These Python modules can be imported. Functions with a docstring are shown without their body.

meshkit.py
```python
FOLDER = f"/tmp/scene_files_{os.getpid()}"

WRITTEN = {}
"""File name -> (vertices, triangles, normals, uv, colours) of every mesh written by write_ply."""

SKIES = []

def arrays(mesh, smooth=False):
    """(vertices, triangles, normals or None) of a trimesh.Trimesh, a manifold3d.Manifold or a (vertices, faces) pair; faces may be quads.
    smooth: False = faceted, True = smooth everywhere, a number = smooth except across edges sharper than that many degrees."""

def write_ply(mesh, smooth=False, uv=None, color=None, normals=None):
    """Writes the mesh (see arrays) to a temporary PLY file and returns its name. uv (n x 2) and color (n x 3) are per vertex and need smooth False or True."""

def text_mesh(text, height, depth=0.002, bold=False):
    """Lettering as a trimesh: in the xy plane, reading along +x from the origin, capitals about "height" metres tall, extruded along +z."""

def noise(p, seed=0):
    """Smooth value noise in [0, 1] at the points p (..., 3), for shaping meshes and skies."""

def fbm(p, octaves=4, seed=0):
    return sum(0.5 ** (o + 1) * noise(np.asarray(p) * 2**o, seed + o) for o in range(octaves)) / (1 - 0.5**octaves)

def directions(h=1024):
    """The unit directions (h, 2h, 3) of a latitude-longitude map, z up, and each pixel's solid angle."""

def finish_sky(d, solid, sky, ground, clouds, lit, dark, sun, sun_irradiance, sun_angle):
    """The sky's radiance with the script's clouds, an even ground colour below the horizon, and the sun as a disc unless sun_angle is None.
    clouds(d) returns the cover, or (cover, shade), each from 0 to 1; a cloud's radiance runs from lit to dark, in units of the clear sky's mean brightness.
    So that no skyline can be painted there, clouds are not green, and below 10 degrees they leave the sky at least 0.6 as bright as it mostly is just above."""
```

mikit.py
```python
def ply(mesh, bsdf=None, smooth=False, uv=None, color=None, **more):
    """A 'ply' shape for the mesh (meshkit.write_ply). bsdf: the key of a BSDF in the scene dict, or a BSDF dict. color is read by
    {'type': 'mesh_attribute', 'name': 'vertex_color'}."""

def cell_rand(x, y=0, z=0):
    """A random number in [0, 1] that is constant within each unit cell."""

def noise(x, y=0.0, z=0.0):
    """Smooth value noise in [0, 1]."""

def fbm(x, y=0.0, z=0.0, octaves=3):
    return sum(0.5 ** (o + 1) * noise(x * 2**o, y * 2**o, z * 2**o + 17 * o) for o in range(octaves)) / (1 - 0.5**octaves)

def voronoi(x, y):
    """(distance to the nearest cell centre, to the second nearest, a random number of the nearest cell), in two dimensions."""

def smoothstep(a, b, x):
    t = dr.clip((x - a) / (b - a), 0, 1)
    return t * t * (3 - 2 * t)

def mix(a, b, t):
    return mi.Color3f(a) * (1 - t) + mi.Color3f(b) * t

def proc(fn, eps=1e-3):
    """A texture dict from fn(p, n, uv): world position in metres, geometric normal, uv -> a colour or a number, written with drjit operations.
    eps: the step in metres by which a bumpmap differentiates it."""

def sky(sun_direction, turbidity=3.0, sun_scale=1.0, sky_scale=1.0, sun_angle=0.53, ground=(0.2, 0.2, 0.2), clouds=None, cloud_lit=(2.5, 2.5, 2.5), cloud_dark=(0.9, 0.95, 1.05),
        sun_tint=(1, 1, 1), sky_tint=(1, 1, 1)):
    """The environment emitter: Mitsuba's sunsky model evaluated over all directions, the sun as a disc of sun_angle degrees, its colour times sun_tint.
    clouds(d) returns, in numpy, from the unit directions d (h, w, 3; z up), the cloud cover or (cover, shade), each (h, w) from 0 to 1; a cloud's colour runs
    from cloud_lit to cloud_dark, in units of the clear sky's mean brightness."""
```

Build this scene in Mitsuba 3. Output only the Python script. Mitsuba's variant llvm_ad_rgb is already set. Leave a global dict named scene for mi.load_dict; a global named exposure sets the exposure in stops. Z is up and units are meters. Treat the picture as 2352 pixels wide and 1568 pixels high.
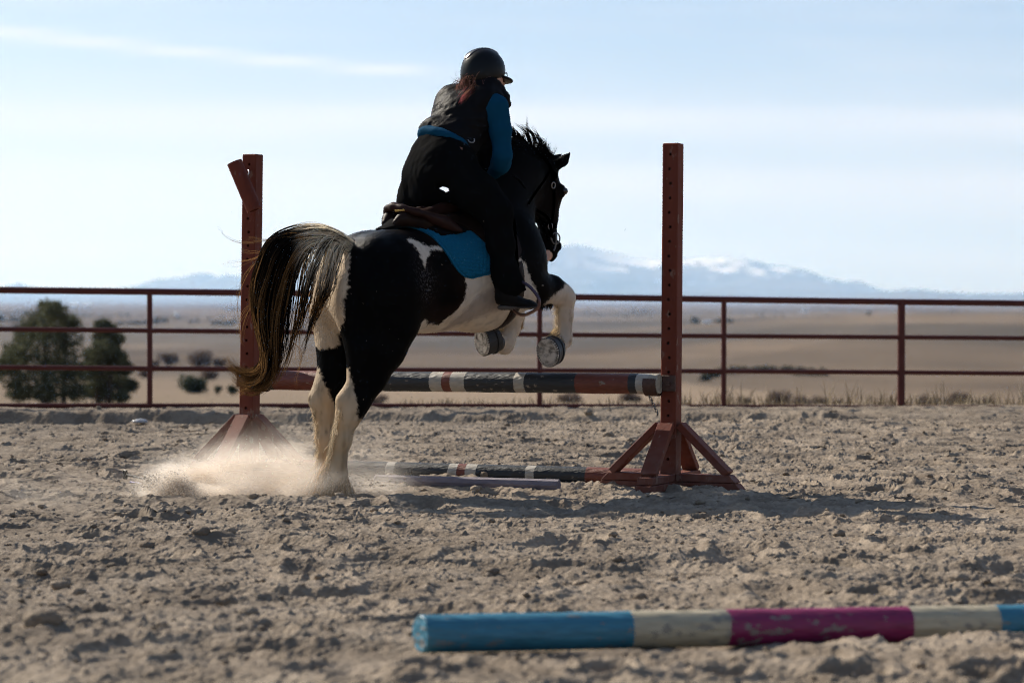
import math, random
import numpy as np, trimesh, manifold3d as m3
import drjit as dr
import mitsuba as mi
import mikit, meshkit
from mikit import proc, noise, fbm, smoothstep, mix, ply
from scipy import ndimage

T = mi.ScalarTransform4f
rng = np.random.default_rng(7)

# ------------------------------------------------------------------ camera, sky, exposure
# The photograph measured at 2352 x 1568: focal length FL pixels, horizon at row HZ, optical axis at column CU.
FL, HZ, CU, CAMZ = 6076.0, 695.0, 1176.0, 0.99


def at(u, v, Y):
    """A point Y metres in front of the camera that the photograph shows at column u, row v."""
    return np.array([(u - CU) * Y / FL, Y, CAMZ + (HZ - v) * Y / FL])


scene, labels = {'type': 'scene'}, {}
exposure = 1.75
SUN = np.array([-1.0, 0.86, 1.0])
SUN = SUN / np.linalg.norm(SUN)


def clouds(d):
    az = np.degrees(np.arctan2(d[..., 0], d[..., 1]))
    el = np.degrees(np.arcsin(np.clip(d[..., 2], -1, 1)))
    # long thin cirrus sheets, drawn out along the horizon, with a slow tilt
    tilt = el + 0.012 * az
    warp = 0.5 * meshkit.fbm(np.stack([az * 0.05, el * 0.3, 0 * el], -1), 3, 3)
    a = meshkit.fbm(np.stack([az * 0.035, (tilt + warp) * 1.05, 0 * el + 4.3], -1), 4, 11)
    b = meshkit.fbm(np.stack([az * 0.12, (tilt + warp) * 2.6, 0 * el + 1.7], -1), 4, 5)
    left = np.clip((3.0 - az) / 8, 0, 1); right = 1 - left
    band = np.exp(-((tilt - 3.85) / 0.42) ** 2) * 0.62 + np.exp(-((tilt - 2.62) / 0.40) ** 2) * 0.55 * (0.4 + 0.6 * right) + np.exp(-((tilt - 2.4) / 1.3) ** 2) * (0.2 + 0.45 * left)
    c = meshkit.fbm(np.stack([az * 0.22 + el, (el + 0.05 * az) * 5.0, 0 * el + 9.1], -1), 4, 19)
    thin = 0.7 * np.clip(b - 0.45, 0, 1) + 0.4 * np.clip(a - 0.45, 0, 1) + 0.5 * np.clip(c - 0.5, 0, 1)
    cover = np.clip(band * (0.40 + 1.2 * (0.5 * a + 0.5 * b)) + thin, 0, 0.9)
    cover = np.where(el > 12, 0.8 * np.clip(a - 0.45, 0, 1), cover)
    # one straight condensation trail, high over the left half
    line = 5.72 - (az + 11.0) * 0.0965 + 0.0012 * (az + 11) ** 2
    w = 0.088 + 0.005 * np.clip(-az - 3, 0, 20)
    trail = np.exp(-((el - line) / w) ** 2) * np.clip((-0.7 - az) / 1.6, 0, 1) * np.clip((az + 60) / 30, 0, 1)
    return np.clip(cover + trail * 0.95, 0, 1), np.zeros_like(el)


scene['sky'] = mikit.sky(SUN.tolist(), turbidity=3.0, sun_scale=1.9, sky_scale=1.12, clouds=clouds,
                         cloud_lit=(2.68, 2.84, 3.1), cloud_dark=(1.6, 1.7, 1.85), sun_tint=(0.87, 1.0, 1.24), sky_tint=(1.05, 1.0, 1.02), ground=(0.22, 0.19, 0.16))
labels['sky'] = {'label': 'pale blue sky with thin cirrus and one white trail', 'kind': 'structure'}

HAZE_DENSITY = 1.9e-5
scene['haze_air'] = {'type': 'homogeneous', 'albedo': {'type': 'rgb', 'value': [0.83, 0.915, 1.0]},
                     'sigma_t': {'type': 'rgb', 'value': [HAZE_DENSITY * 0.65, HAZE_DENSITY, HAZE_DENSITY * 1.55]},
                     'phase': {'type': 'hg', 'g': 0.3}}
scene['camera'] = {
    'type': 'thinlens', 'fov': 2 * math.degrees(math.atan(CU / FL)), 'fov_axis': 'x',
    'aperture_radius': 0.0145, 'focus_distance': 13.6, 'near_clip': 0.05, 'far_clip': 3.0e5,
    'to_world': T().look_at(origin=[0, 0, CAMZ], target=[0, FL, CAMZ - (784.0 - HZ)], up=[0, 0, 1]),
    'medium': {'type': 'ref', 'id': 'haze_air'},
}

# ------------------------------------------------------------------ helpers
def key_for(name):
    if name not in used:
        used[name] = 0
        return name
    used[name] += 1
    return f'{name}_{used[name]:03d}'


used = {}


def thing(name, label=None, cat=None, group=None, kind=None):
    key = key_for(name)
    labels[key] = {}
    if label: labels[key]['label'] = label
    if cat: labels[key]['category'] = cat
    if group: labels[key]['group'] = group
    if kind: labels[key]['kind'] = kind
    return key


def part(parent, name, mesh, bsdf, smooth=False, color=None, uv=None, label=None, kind=None, **more):
    key = key_for(f'{parent}__{name}')
    scene[key] = ply(mesh, bsdf, smooth=smooth, color=color, uv=uv, **more)
    if label or kind:
        labels[key] = {}
        if label: labels[key]['label'] = label
        if kind: labels[key]['kind'] = kind
    return key


def whole(name, mesh, bsdf, smooth=False, label=None, cat=None, group=None, kind=None, **more):
    key = thing(name, label, cat, group, kind)
    scene[key] = ply(mesh, bsdf, smooth=smooth, **more)
    return key


def unit(v):
    v = np.asarray(v, float)
    return v / np.linalg.norm(v)


def frame(z, hint=(0, 0, 1)):
    z = unit(z)
    x = np.cross(hint, z)
    if np.linalg.norm(x) < 1e-6: x = np.cross((0, 1, 0), z)
    x = unit(x)
    return x, np.cross(z, x), z


def place(mesh, x, y, z, o):
    """The mesh with its own axes laid along x, y, z and its origin at o."""
    m = np.eye(4); m[:3, 0], m[:3, 1], m[:3, 2], m[:3, 3] = x, y, z, o
    mesh = mesh.copy(); mesh.apply_transform(m)
    return mesh


def rbox(sx, sy, sz, r=0.004):
    """A box with chamfered edges, centred on the origin."""
    p = []
    for a in (-1, 1):
        for b in (-1, 1):
            for c in (-1, 1):
                X, Y, Z = a * sx / 2, b * sy / 2, c * sz / 2
                p += [(X - a * r, Y - b * r, Z), (X - a * r, Y, Z - c * r), (X, Y - b * r, Z - c * r)]
    return trimesh.convex.convex_hull(np.array(p))


def tube(points, radii, sides=10, cap=True):
    """A tube along a polyline, its frames carried along so that it does not twist."""
    p = np.asarray(points, float); n = len(p)
    r = np.broadcast_to(np.asarray(radii, float), (n,))
    t = np.gradient(p, axis=0); t /= np.linalg.norm(t, axis=1, keepdims=True) + 1e-12
    a = np.empty_like(p); a[0] = frame(t[0])[0]
    for i in range(1, n):
        q = a[i - 1] - t[i] * np.dot(a[i - 1], t[i]); a[i] = q / (np.linalg.norm(q) + 1e-12)
    b = np.cross(t, a); ang = np.arange(sides) * 2 * np.pi / sides
    v = (p[:, None] + r[:, None, None] * (np.cos(ang)[None, :, None] * a[:, None] + np.sin(ang)[None, :, None] * b[:, None])).reshape(-1, 3)
    i, j = np.meshgrid(np.arange(n - 1), np.arange(sides), indexing='ij'); k = (j + 1) % sides
    A, B, C, D = i * sides + j, i * sides + k, (i + 1) * sides + k, (i + 1) * sides + j
    f = np.vstack([np.stack([A, B, C], -1).reshape(-1, 3), np.stack([A, C, D], -1).reshape(-1, 3)])
    if cap:
        c0, c1 = len(v), len(v) + 1; v = np.vstack([v, p[0], p[-1]]); s = np.arange(sides); s1 = (s + 1) % sides
        f = np.vstack([f, np.stack([s1, s, s * 0 + c0], -1), np.stack([s + (n - 1) * sides, s1 + (n - 1) * sides, s * 0 + c1], -1)])
    return trimesh.Trimesh(v, f, process=False)


def ribbon(points, width, normal, thick):
    """A flat strap along a polyline: normal = the direction of its thin side, one vector or one per point."""
    p = np.asarray(points, float); n = len(p); nn = np.broadcast_to(np.asarray(normal, float), p.shape)
    t = np.gradient(p, axis=0); t /= np.linalg.norm(t, axis=1, keepdims=True)
    s = np.cross(t, nn); s /= np.linalg.norm(s, axis=1, keepdims=True); q = np.cross(s, t)
    w = np.broadcast_to(np.asarray(width, float), (n,))[:, None] / 2
    ring = np.stack([p - s * w - q * thick / 2, p + s * w - q * thick / 2, p + s * w + q * thick / 2, p - s * w + q * thick / 2], 1)
    v = ring.reshape(-1, 3); f = []
    for i in range(n - 1):
        for j in range(4):
            a, b, c, d = i * 4 + j, i * 4 + (j + 1) % 4, (i + 1) * 4 + (j + 1) % 4, (i + 1) * 4 + j
            f += [(a, b, c), (a, c, d)]
    e = (n - 1) * 4
    f += [(0, 2, 1), (0, 3, 2), (e, e + 1, e + 2), (e, e + 2, e + 3)]
    return trimesh.Trimesh(v, np.array(f), process=False)


def curve(pts, n=24):
    """A smooth curve through the points (Catmull-Rom, by equal chord steps)."""
    from scipy.interpolate import CubicSpline
    p = np.asarray(pts, float)
    s = np.r_[0, np.cumsum(np.linalg.norm(np.diff(p, axis=0), axis=1) ** 0.7)]
    return CubicSpline(s, p, axis=0)(np.linspace(0, s[-1], n))


def join(ms):
    return trimesh.util.concatenate([m for m in ms if m is not None])


def man(mesh):
    return m3.Manifold(m3.Mesh(np.asarray(mesh.vertices, np.float32), np.asarray(mesh.faces, np.uint32)))


def tri(manifold):
    m = manifold.to_mesh()
    return trimesh.Trimesh(np.array(m.vert_properties[:, :3]), np.array(m.tri_verts), process=False)


# ------------------------------------------------------------------ materials
def rgb(r, g, b):
    return {'type': 'rgb', 'value': [r, g, b]}


def principled(color, rough=0.6, **more):
    return {'type': 'principled', 'base_color': color if isinstance(color, dict) else rgb(*color), 'roughness': rough, **more}


def bumped(inner, fn, height, eps=1e-3):
    return {'type': 'bumpmap', 'nested': inner, 'arbitrary': proc(fn, eps), 'scale': height} if inner['type'] != 'twosided' else inner


C3 = mi.Color3f


def sand_color(p, n, uv):
    big = fbm(p.x * 0.6, p.y * 0.6, 0.0, 3)
    mid = fbm(p.x * 5.0, p.y * 5.0, p.z * 5, 3)
    fine = fbm(p.x * 60.0, p.y * 60.0, p.z * 60, 2)
    c = mix((0.140, 0.109, 0.080), (0.236, 0.189, 0.142), smoothstep(0.3, 0.7, mid * 0.6 + fine * 0.4))
    return c * (0.86 + 0.28 * big)


scene['sand'] = bumped({'type': 'principled', 'base_color': proc(sand_color), 'roughness': 0.95, 'specular': 0.2},
                       lambda p, n, uv: fbm(p.x * 70.0, p.y * 70.0, p.z * 70.0, 4), 0.011, 2e-3)


def land_color(p, n, uv):
    far = smoothstep(30.0, 200.0, p.y)
    st = fbm(p.x * 0.004 + 3.1, p.y * 0.0012, 0.0, 4)
    fld = fbm(p.x * 0.02, p.y * 0.006, 2.0, 4)
    c = mix((0.115, 0.088, 0.054), (0.165, 0.130, 0.082), fbm(p.x * 1.3, p.y * 0.8, 0.0, 4))
    d = mix((0.056, 0.043, 0.033), (0.160, 0.122, 0.086), smoothstep(0.25, 0.75, st * 0.6 + fld * 0.4))
    d = mix(d, (0.055, 0.052, 0.047), smoothstep(0.5, 0.66, fbm(p.x * 0.0022, p.y * 0.0011, 7.0, 4)) * 0.75)
    field = mikit.voronoi(p.x * 0.0042 + 0.25 * fld, p.y * 0.0019)[2]
    d = d * (0.80 + 0.62 * field) * C3(1.02, 0.98, 0.95)
    return mix(c, d, far)


scene['dry_land'] = {'type': 'principled', 'base_color': proc(land_color), 'roughness': 1.0, 'specular': 0.1}


def mountain_color(p, n, uv):
    """Bare rock and forest, with snow on the upper slopes where they are not too steep."""
    k = fbm(p.x * 0.0017, p.y * 0.0012, p.z * 0.0035, 4)
    snow = smoothstep(0.49, 0.56, k * 0.78 + 0.24 * smoothstep(350.0, 1000.0, p.z)) * smoothstep(200.0, 550.0, p.z) * smoothstep(700.0, 2600.0, p.x)
    rock = mix((0.07, 0.085, 0.075), (0.17, 0.15, 0.13), fbm(p.x * 0.0007, p.y * 0.0007, p.z * 0.004, 3))
    return mix(rock, (0.62, 0.65, 0.70), snow)


scene['mountain_rock'] = {'type': 'diffuse', 'reflectance': proc(mountain_color)}


def rust_paint(p, n, uv):
    k = fbm(p.x * 9, p.y * 9, p.z * 9, 3)
    return mix((0.056, 0.014, 0.012), (0.090, 0.026, 0.020), k)


scene['fence_paint'] = principled(proc(rust_paint), 0.5, specular=0.15)


def wood_bump(p, n, uv):
    return fbm(p.x * 18, p.y * 18, p.z * 140, 2) * 0.5 + fbm(p.x * 140, p.y * 140, p.z * 18, 2) * 0.3


def red_wood(p, n, uv):
    k = fbm(p.x * 25, p.y * 25, p.z * 3.5, 4)
    c = mix((0.094, 0.021, 0.012), (0.148, 0.038, 0.022), k)
    wear = smoothstep(0.66, 0.76, fbm(p.x * 40, p.y * 40, p.z * 14, 4))
    c = mix(c, (0.18, 0.12, 0.09), wear * 0.6)
    dust = smoothstep(0.45, 0.0, p.z) * fbm(p.x * 30, p.y * 30, p.z * 30, 2)
    return mix(c, (0.22, 0.17, 0.14), dust * 0.35)


scene['red_wood'] = bumped(principled(proc(red_wood), 0.6, specular=0.10), wood_bump, 0.004)
scene['rusty_metal'] = principled(proc(lambda p, n, uv: mix((0.035, 0.018, 0.013), (0.10, 0.05, 0.035), fbm(p.x * 60, p.y * 60, p.z * 60, 3))), 0.6, metallic=0.4)
scene['dark_metal'] = principled((0.12, 0.12, 0.12), 0.35, metallic=0.9)
scene['bright_metal'] = principled((0.30, 0.30, 0.31), 0.35, metallic=1.0)
scene['dark_hole'] = principled((0.02, 0.015, 0.012), 0.9)


def pole_paint(origin, axis, stops, colors, wear_color, wear):
    """Painted bands along a pole: stops = distances from its left end in metres, colours between them, with chips down to the old wood."""
    o, a = [float(x) for x in origin], [float(x) for x in axis]

    def fn(p, n, uv):
        s = (p.x - o[0]) * a[0] + (p.y - o[1]) * a[1] + (p.z - o[2]) * a[2]
        e = s + 0.006 * (fbm(p.x * 40, p.y * 40, p.z * 40, 2) - 0.5)
        c = C3(*colors[0])
        for x, col in zip(stops, colors[1:]):
            c = dr.select(e > x, C3(*col), c)
        g = fbm(s * 9, p.y * 90, p.z * 90, 3)
        c = c * (0.72 + 0.5 * g)
        chip = smoothstep(1 - wear, 1 - wear + 0.06, fbm(s * 26, p.y * 48, p.z * 48, 5) * 0.7 + 0.3 * fbm(s * 5, p.y * 9, p.z * 9, 2))
        return mix(c, wear_color, chip * 0.8)
    return fn


def pole_bump(p, n, uv):
    return fbm(p.x * 12, p.y * 70, p.z * 70, 3)
# ------------------------------------------------------------------ arena ground
_r = np.random.default_rng(31)
PRINTS = []
for k in range(46):                                             # hoof marks left by strides across the arena
    a0 = _r.uniform(-0.5, 0.6); x0, y0 = _r.uniform(-4, 4), 6.6 + 15 * _r.random() ** 1.2
    for q in range(4):
        PRINTS.append((x0 + 0.55 * q * math.cos(a0) + _r.normal(0, 0.08), y0 + 0.55 * q * math.sin(a0) + _r.normal(0, 0.08), _r.uniform(0.055, 0.085), _r.uniform(0, 3.1), _r.uniform(0.022, 0.048)))


def sand_height(x, y):
    P = np.stack([x, y, np.zeros_like(x)], -1)
    h = 0.055 * (meshkit.fbm(P * [0.9, 0.75, 1], 3, 1) - 0.5)
    h += 0.034 * (meshkit.fbm(P * [3.6, 3.4, 1] + 5, 3, 2) - 0.5)
    # hoof prints: hollows with a raised rim
    q = P * [3.0, 3.4, 1]
    hol = meshkit.fbm(q + 9.3, 2, 9)
    h -= 0.046 * np.clip((hol - 0.60) / 0.12, 0, 1) ** 1.2
    h += 0.020 * np.clip(1 - np.abs(hol - 0.56) / 0.05, 0, 1)
    for px, py, pr, pa, pdp in PRINTS:
        near_ = (np.abs(x - px) < 3 * pr) & (np.abs(y - py) < 3 * pr)
        if near_.any():
            dx, dy = x[near_] - px, y[near_] - py
            e = ((dx * math.cos(pa) + dy * math.sin(pa)) / pr) ** 2 + ((dy * math.cos(pa) - dx * math.sin(pa)) / (0.8 * pr)) ** 2
            h[near_] += pdp * (-np.exp(-e * e * 0.8) + 0.5 * np.exp(-((np.sqrt(e) - 1.35) / 0.35) ** 2))
    # clods
    for f, a, s, lo in ((11, 0.007, 21, 0.70), (24, 0.010, 22, 0.60), (48, 0.012, 23, 0.52)):
        c = meshkit.noise(P * f + meshkit.noise(P * f * 0.7, s + 40)[..., None] * 1.3, s)
        h += a * np.clip((c - lo) / (1 - lo), 0, 1)
    h += 0.011 * (meshkit.fbm(P * [12, 12, 1], 4, 31) - 0.5) + 0.016 * (meshkit.fbm(P * [45, 40, 1], 3, 32) - 0.5)
    # flat where the jump and the hooves stand
    # churned ridge just before the hind hooves
    h += 0.035 * np.exp(-((y - 13.06 - 0.1 * x) / 0.16) ** 2) * np.clip((0.4 - x) / 0.6, 0, 1) * np.clip((x + 2.2) / 0.8, 0, 1)
    # the riding surface ends in a low worn bank before the fence
    # the near pole has settled on level sand
    near = np.exp(-(((y - 7.55 - 0.285 * (x + 0.26)) / 0.22) ** 2)) * np.clip((x + 0.7) / 0.3, 0, 1)
    h = h * (1 - 0.65 * near) - (0.020 + 0.018 * np.clip(x / 1.4, 0, 1.2)) * near
    line = 22.45 + 0.26 * (x + 0) * 0.9 * 0.3 + 0.35 * (meshkit.fbm(np.stack([x * 0.9, 0 * x, 0 * x], -1), 3, 6) - 0.5)
    up = np.clip((y - line) / 0.10, 0, 1)
    ridge = np.exp(-((y - line - 0.2) / 0.25) ** 2)
    h += up * (0.055 - 0.008 * x) + 0.05 * ridge * (meshkit.fbm(P * [1.6, 1, 1], 3, 8) - 0.3) - 0.05 * np.exp(-((y - line + 0.12) / 0.28) ** 2)
    calm = np.clip((y - line) / 0.5, 0, 1)
    h = h * (1 - 0.45 * calm) + 0.45 * calm * (0.035 - 0.010 * x)
    fl = 23.0 + (x + 3.15) * 0.2647                                    # beyond the fence the ground falls away
    return h - 0.062 * np.clip(y - fl - 0.35, 0, None)


def spacing(lo, hi, step):
    out, p = [lo], lo
    while p < hi:
        p += step(p); out.append(p)
    return np.array(out)


xr = spacing(0, 34.0, lambda x: 0.0105 if x < 1.7 else 0.0105 + (x - 1.7) * 0.0062 if x < 5 else 0.031 + (x - 5) * 0.12)
xs = np.r_[-xr[:0:-1], xr]
ys = np.r_[spacing(-12, 5.6, lambda y: max(0.03, (5.9 - y) * 0.16))[:-1], spacing(5.6, 25.5, lambda y: 0.0105 + (y - 5.6) * 0.0011), spacing(25.6, 27.2, lambda y: 0.06)]
X, Y = np.meshgrid(xs, ys)
Z = sand_height(X, Y)
nx, ny = len(xs), len(ys)
i, j = np.meshgrid(np.arange(ny - 1), np.arange(nx - 1), indexing='ij')
a = i * nx + j
faces = np.vstack([np.stack([a, a + 1, a + nx + 1], -1).reshape(-1, 3), np.stack([a, a + nx + 1, a + nx], -1).reshape(-1, 3)])
# a little sideways push so that clods overhang and the grid does not show
V = np.stack([X + 0.006 * (meshkit.noise(np.stack([X * 40, Y * 40, 0 * X], -1), 61) - 0.5), Y + 0.006 * (meshkit.noise(np.stack([X * 40, Y * 40, 0 * X], -1), 62) - 0.5), Z], -1).reshape(-1, 3)
whole('arena_ground', trimesh.Trimesh(V, faces, process=False), 'sand', smooth=True, label='churned tan sand of the riding arena with hoof prints', kind='structure')
print('sand', len(faces))


def ground_z(x, y):
    return float(sand_height(np.array([float(x)]), np.array([float(y)]))[0])


# loose clods lying on the sand
def clod(seed, n=1):
    m = trimesh.creation.icosphere(subdivisions=n)
    v = m.vertices; v = v * (0.7 + 0.6 * meshkit.noise(v * 1.7 + seed * 3.1, seed))[:, None]
    v[:, 2] *= 0.7
    return trimesh.Trimesh(v, m.faces, process=False)


def scatter_clods(n, seed, size):
    r = np.random.default_rng(seed); kinds = [clod(k) for k in range(6)]
    vs, fs, o = [], [], 0
    y = 5.9 + 17.5 * r.random(n) ** 0.8; x = (r.random(n) - 0.5) * y * 0.56
    z = sand_height(x, y); s = size * np.exp(r.normal(0, 0.6, n)); th = r.random(n) * 6.28
    for k in range(n):
        m = kinds[k % 6]; c, q = math.cos(th[k]), math.sin(th[k])
        v = m.vertices * s[k]; v = np.stack([v[:, 0] * c - v[:, 1] * q, v[:, 0] * q + v[:, 1] * c, v[:, 2]], -1) + [x[k], y[k], z[k] + 0.25 * s[k]]
        vs.append(v); fs.append(m.faces + o); o += len(v)
    return trimesh.Trimesh(np.vstack(vs), np.vstack(fs), process=False)


whole('sand_clods', scatter_clods(4200, 5, 0.0075), 'sand', smooth=True, label='small crumbs and clods of sand lying loose all over the arena', kind='stuff', cat='clods')

# ------------------------------------------------------------------ land beyond the fence
KY = np.log([25.0, 27, 31, 45, 120, 250, 500, 1000, 2000, 4000, 9000, 20000, 45000, 62000])
KL = [-0.10, -0.21, -0.45, -1.15, -3.72, -6.9, -11.5, -17.0, -20.5, -23, -20, -9, 0, 0]
KR = [-0.10, -0.22, -0.47, -1.2, -4.25, -8.6, -12.5, -9.5, -7.0, -16, -19, -9, 0, 0]


def land_z(x, y):
    from scipy.interpolate import PchipInterpolator
    ly = np.log(np.clip(y, 25, 62000)); t = np.clip((x / np.maximum(y, 1) + 0.0) / 0.17, 0, 1); t = t * t * (3 - 2 * t)
    z = PchipInterpolator(KY, KL)(ly) * (1 - t) + PchipInterpolator(KY, KR)(ly) * t
    P = np.stack([x * 0.006, y * 0.006, 0 * x], -1)
    z += np.clip((y - 150) / 600, 0, 1) * 3.2 * (meshkit.fbm(P * 0.5, 4, 3) - 0.5) * np.clip(1.6 - y / 8000, 0.25, 1)
    z += np.clip((y - 26) / 30, 0, 1) * 0.5 * (meshkit.fbm(P * 8, 3, 4) - 0.5) * np.clip(1 - y / 900, 0, 1)
    return z


rows = np.exp(np.linspace(math.log(25.2), math.log(62000), 330)); cols = np.tan(np.radians(np.r_[np.linspace(-62, -20, 30)[:-1], np.linspace(-20, 20, 260), np.linspace(20, 62, 30)[1:]]))
YY = np.repeat(rows[:, None], len(cols), 1); XX = YY * cols[None]
ZZ = land_z(XX, YY) - 0.02
n1, n0 = len(cols), len(rows)
i, j = np.meshgrid(np.arange(n0 - 1), np.arange(n1 - 1), indexing='ij'); a = i * n1 + j
faces = np.vstack([np.stack([a, a + 1, a + n1 + 1], -1).reshape(-1, 3), np.stack([a, a + n1 + 1, a + n1], -1).reshape(-1, 3)])
whole('grassland', trimesh.Trimesh(np.stack([XX, YY, ZZ], -1).reshape(-1, 3), faces, process=False), 'dry_land', smooth=True, label='dry brown grassland rolling away to the plain', kind='structure')
# the same plain goes on behind the camera and to the sides
back = trimesh.Trimesh(np.array([[-60000, -18000, -1.2], [60000, -18000, -1.2], [60000, 24.0, -1.2], [-60000, 24.0, -1.2]]), np.array([[0, 1, 2], [0, 2, 3]]), process=False)
whole('open_ground', back, 'dry_land', label='dry open ground around the arena', kind='structure')

# ------------------------------------------------------------------ mountains on the horizon
def range_mesh(ridge, dist, depth, seed, amp, base=-30.0):
    """A mountain range: its skyline given by column and row of the photograph, as a relief with valleys running down from the ridge."""
    u = np.array([q[0] for q in ridge], float); v = np.array([q[1] for q in ridge], float)
    us = np.linspace(u[0], u[-1], 760); top = np.interp(us, u, v)
    top = ndimage.gaussian_filter1d(top, 1.2) + amp * (meshkit.fbm(np.stack([us * 0.05, us * 0, us * 0 + seed], -1), 4, seed) - 0.5)
    s = np.linspace(-1, 1, 61)                                         # across the range: -1 the near foot, 0 the ridge
    U, S = np.meshgrid(us, s)
    D = dist + S * depth
    Xm = (U - CU) * dist / FL * (1 + 0 * S); crest = CAMZ + (HZ - np.repeat(top[None], len(s), 0)) * dist / FL
    prof = np.where(S < 0, (1 + S) ** 1.25, (1 - S) ** 1.4)
    P = np.stack([Xm * 0.0006, D * 0.0004, 0 * Xm], -1)
    rid = 1 - np.abs(2 * meshkit.fbm(P, 5, seed + 3) - 1)
    relief = prof * (1 - 0.55 * (1 - rid) * np.clip(np.abs(S) * 3, 0, 1))
    Zm = base + (crest - base) * np.clip(relief, 0, 1)
    n1, n0 = len(us), len(s)
    i, j = np.meshgrid(np.arange(n0 - 1), np.arange(n1 - 1), indexing='ij'); a = i * n1 + j
    f = np.vstack([np.stack([a, a + 1, a + n1 + 1], -1).reshape(-1, 3), np.stack([a, a + n1 + 1, a + n1], -1).reshape(-1, 3)])
    return trimesh.Trimesh(np.stack([Xm, D, Zm], -1).reshape(-1, 3), f, process=False)


RIDGE = [(-900, 676), (-500, 668), (-220, 676), (-60, 668), (15, 660), (45, 650), (75, 658), (130, 672), (240, 672), (310, 655), (370, 641), (425, 637), (455, 628), (478, 629), (500, 636), (530, 630), (560, 634),
         (640, 622), (760, 604), (900, 590), (1050, 580), (1200, 574), (1281, 566), (1314, 561), (1345, 564), (1400, 579), (1450, 590), (1482, 595), (1530, 596), (1588, 592), (1631, 589), (1703, 594),
         (1761, 606), (1800, 611), (1842, 618), (1865, 625), (1900, 640), (1933, 648), (1972, 645), (1986, 649), (2012, 666), (2060, 665), (2090, 664), (2180, 672), (2352, 674), (2600, 668), (2900, 672), (3300, 678)]
whole('mountain_range', range_mesh(RIDGE, 46000.0, 9000.0, 3, 7), 'mountain_rock', smooth=True, label='long blue mountain range with snowy peaks on the horizon', kind='structure')
FOOT = [(-900, 690), (-200, 686), (200, 689), (520, 682), (900, 676), (1250, 682), (1420, 676), (1600, 670), (1680, 671), (1760, 681), (1950, 677), (2080, 668), (2250, 675), (2400, 676), (2900, 684), (3300, 690)]
whole('foothills', range_mesh(FOOT, 33000.0, 5000.0, 8, 4), 'mountain_rock', smooth=True, label='low blue foothills before the mountain range', kind='structure')

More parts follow.
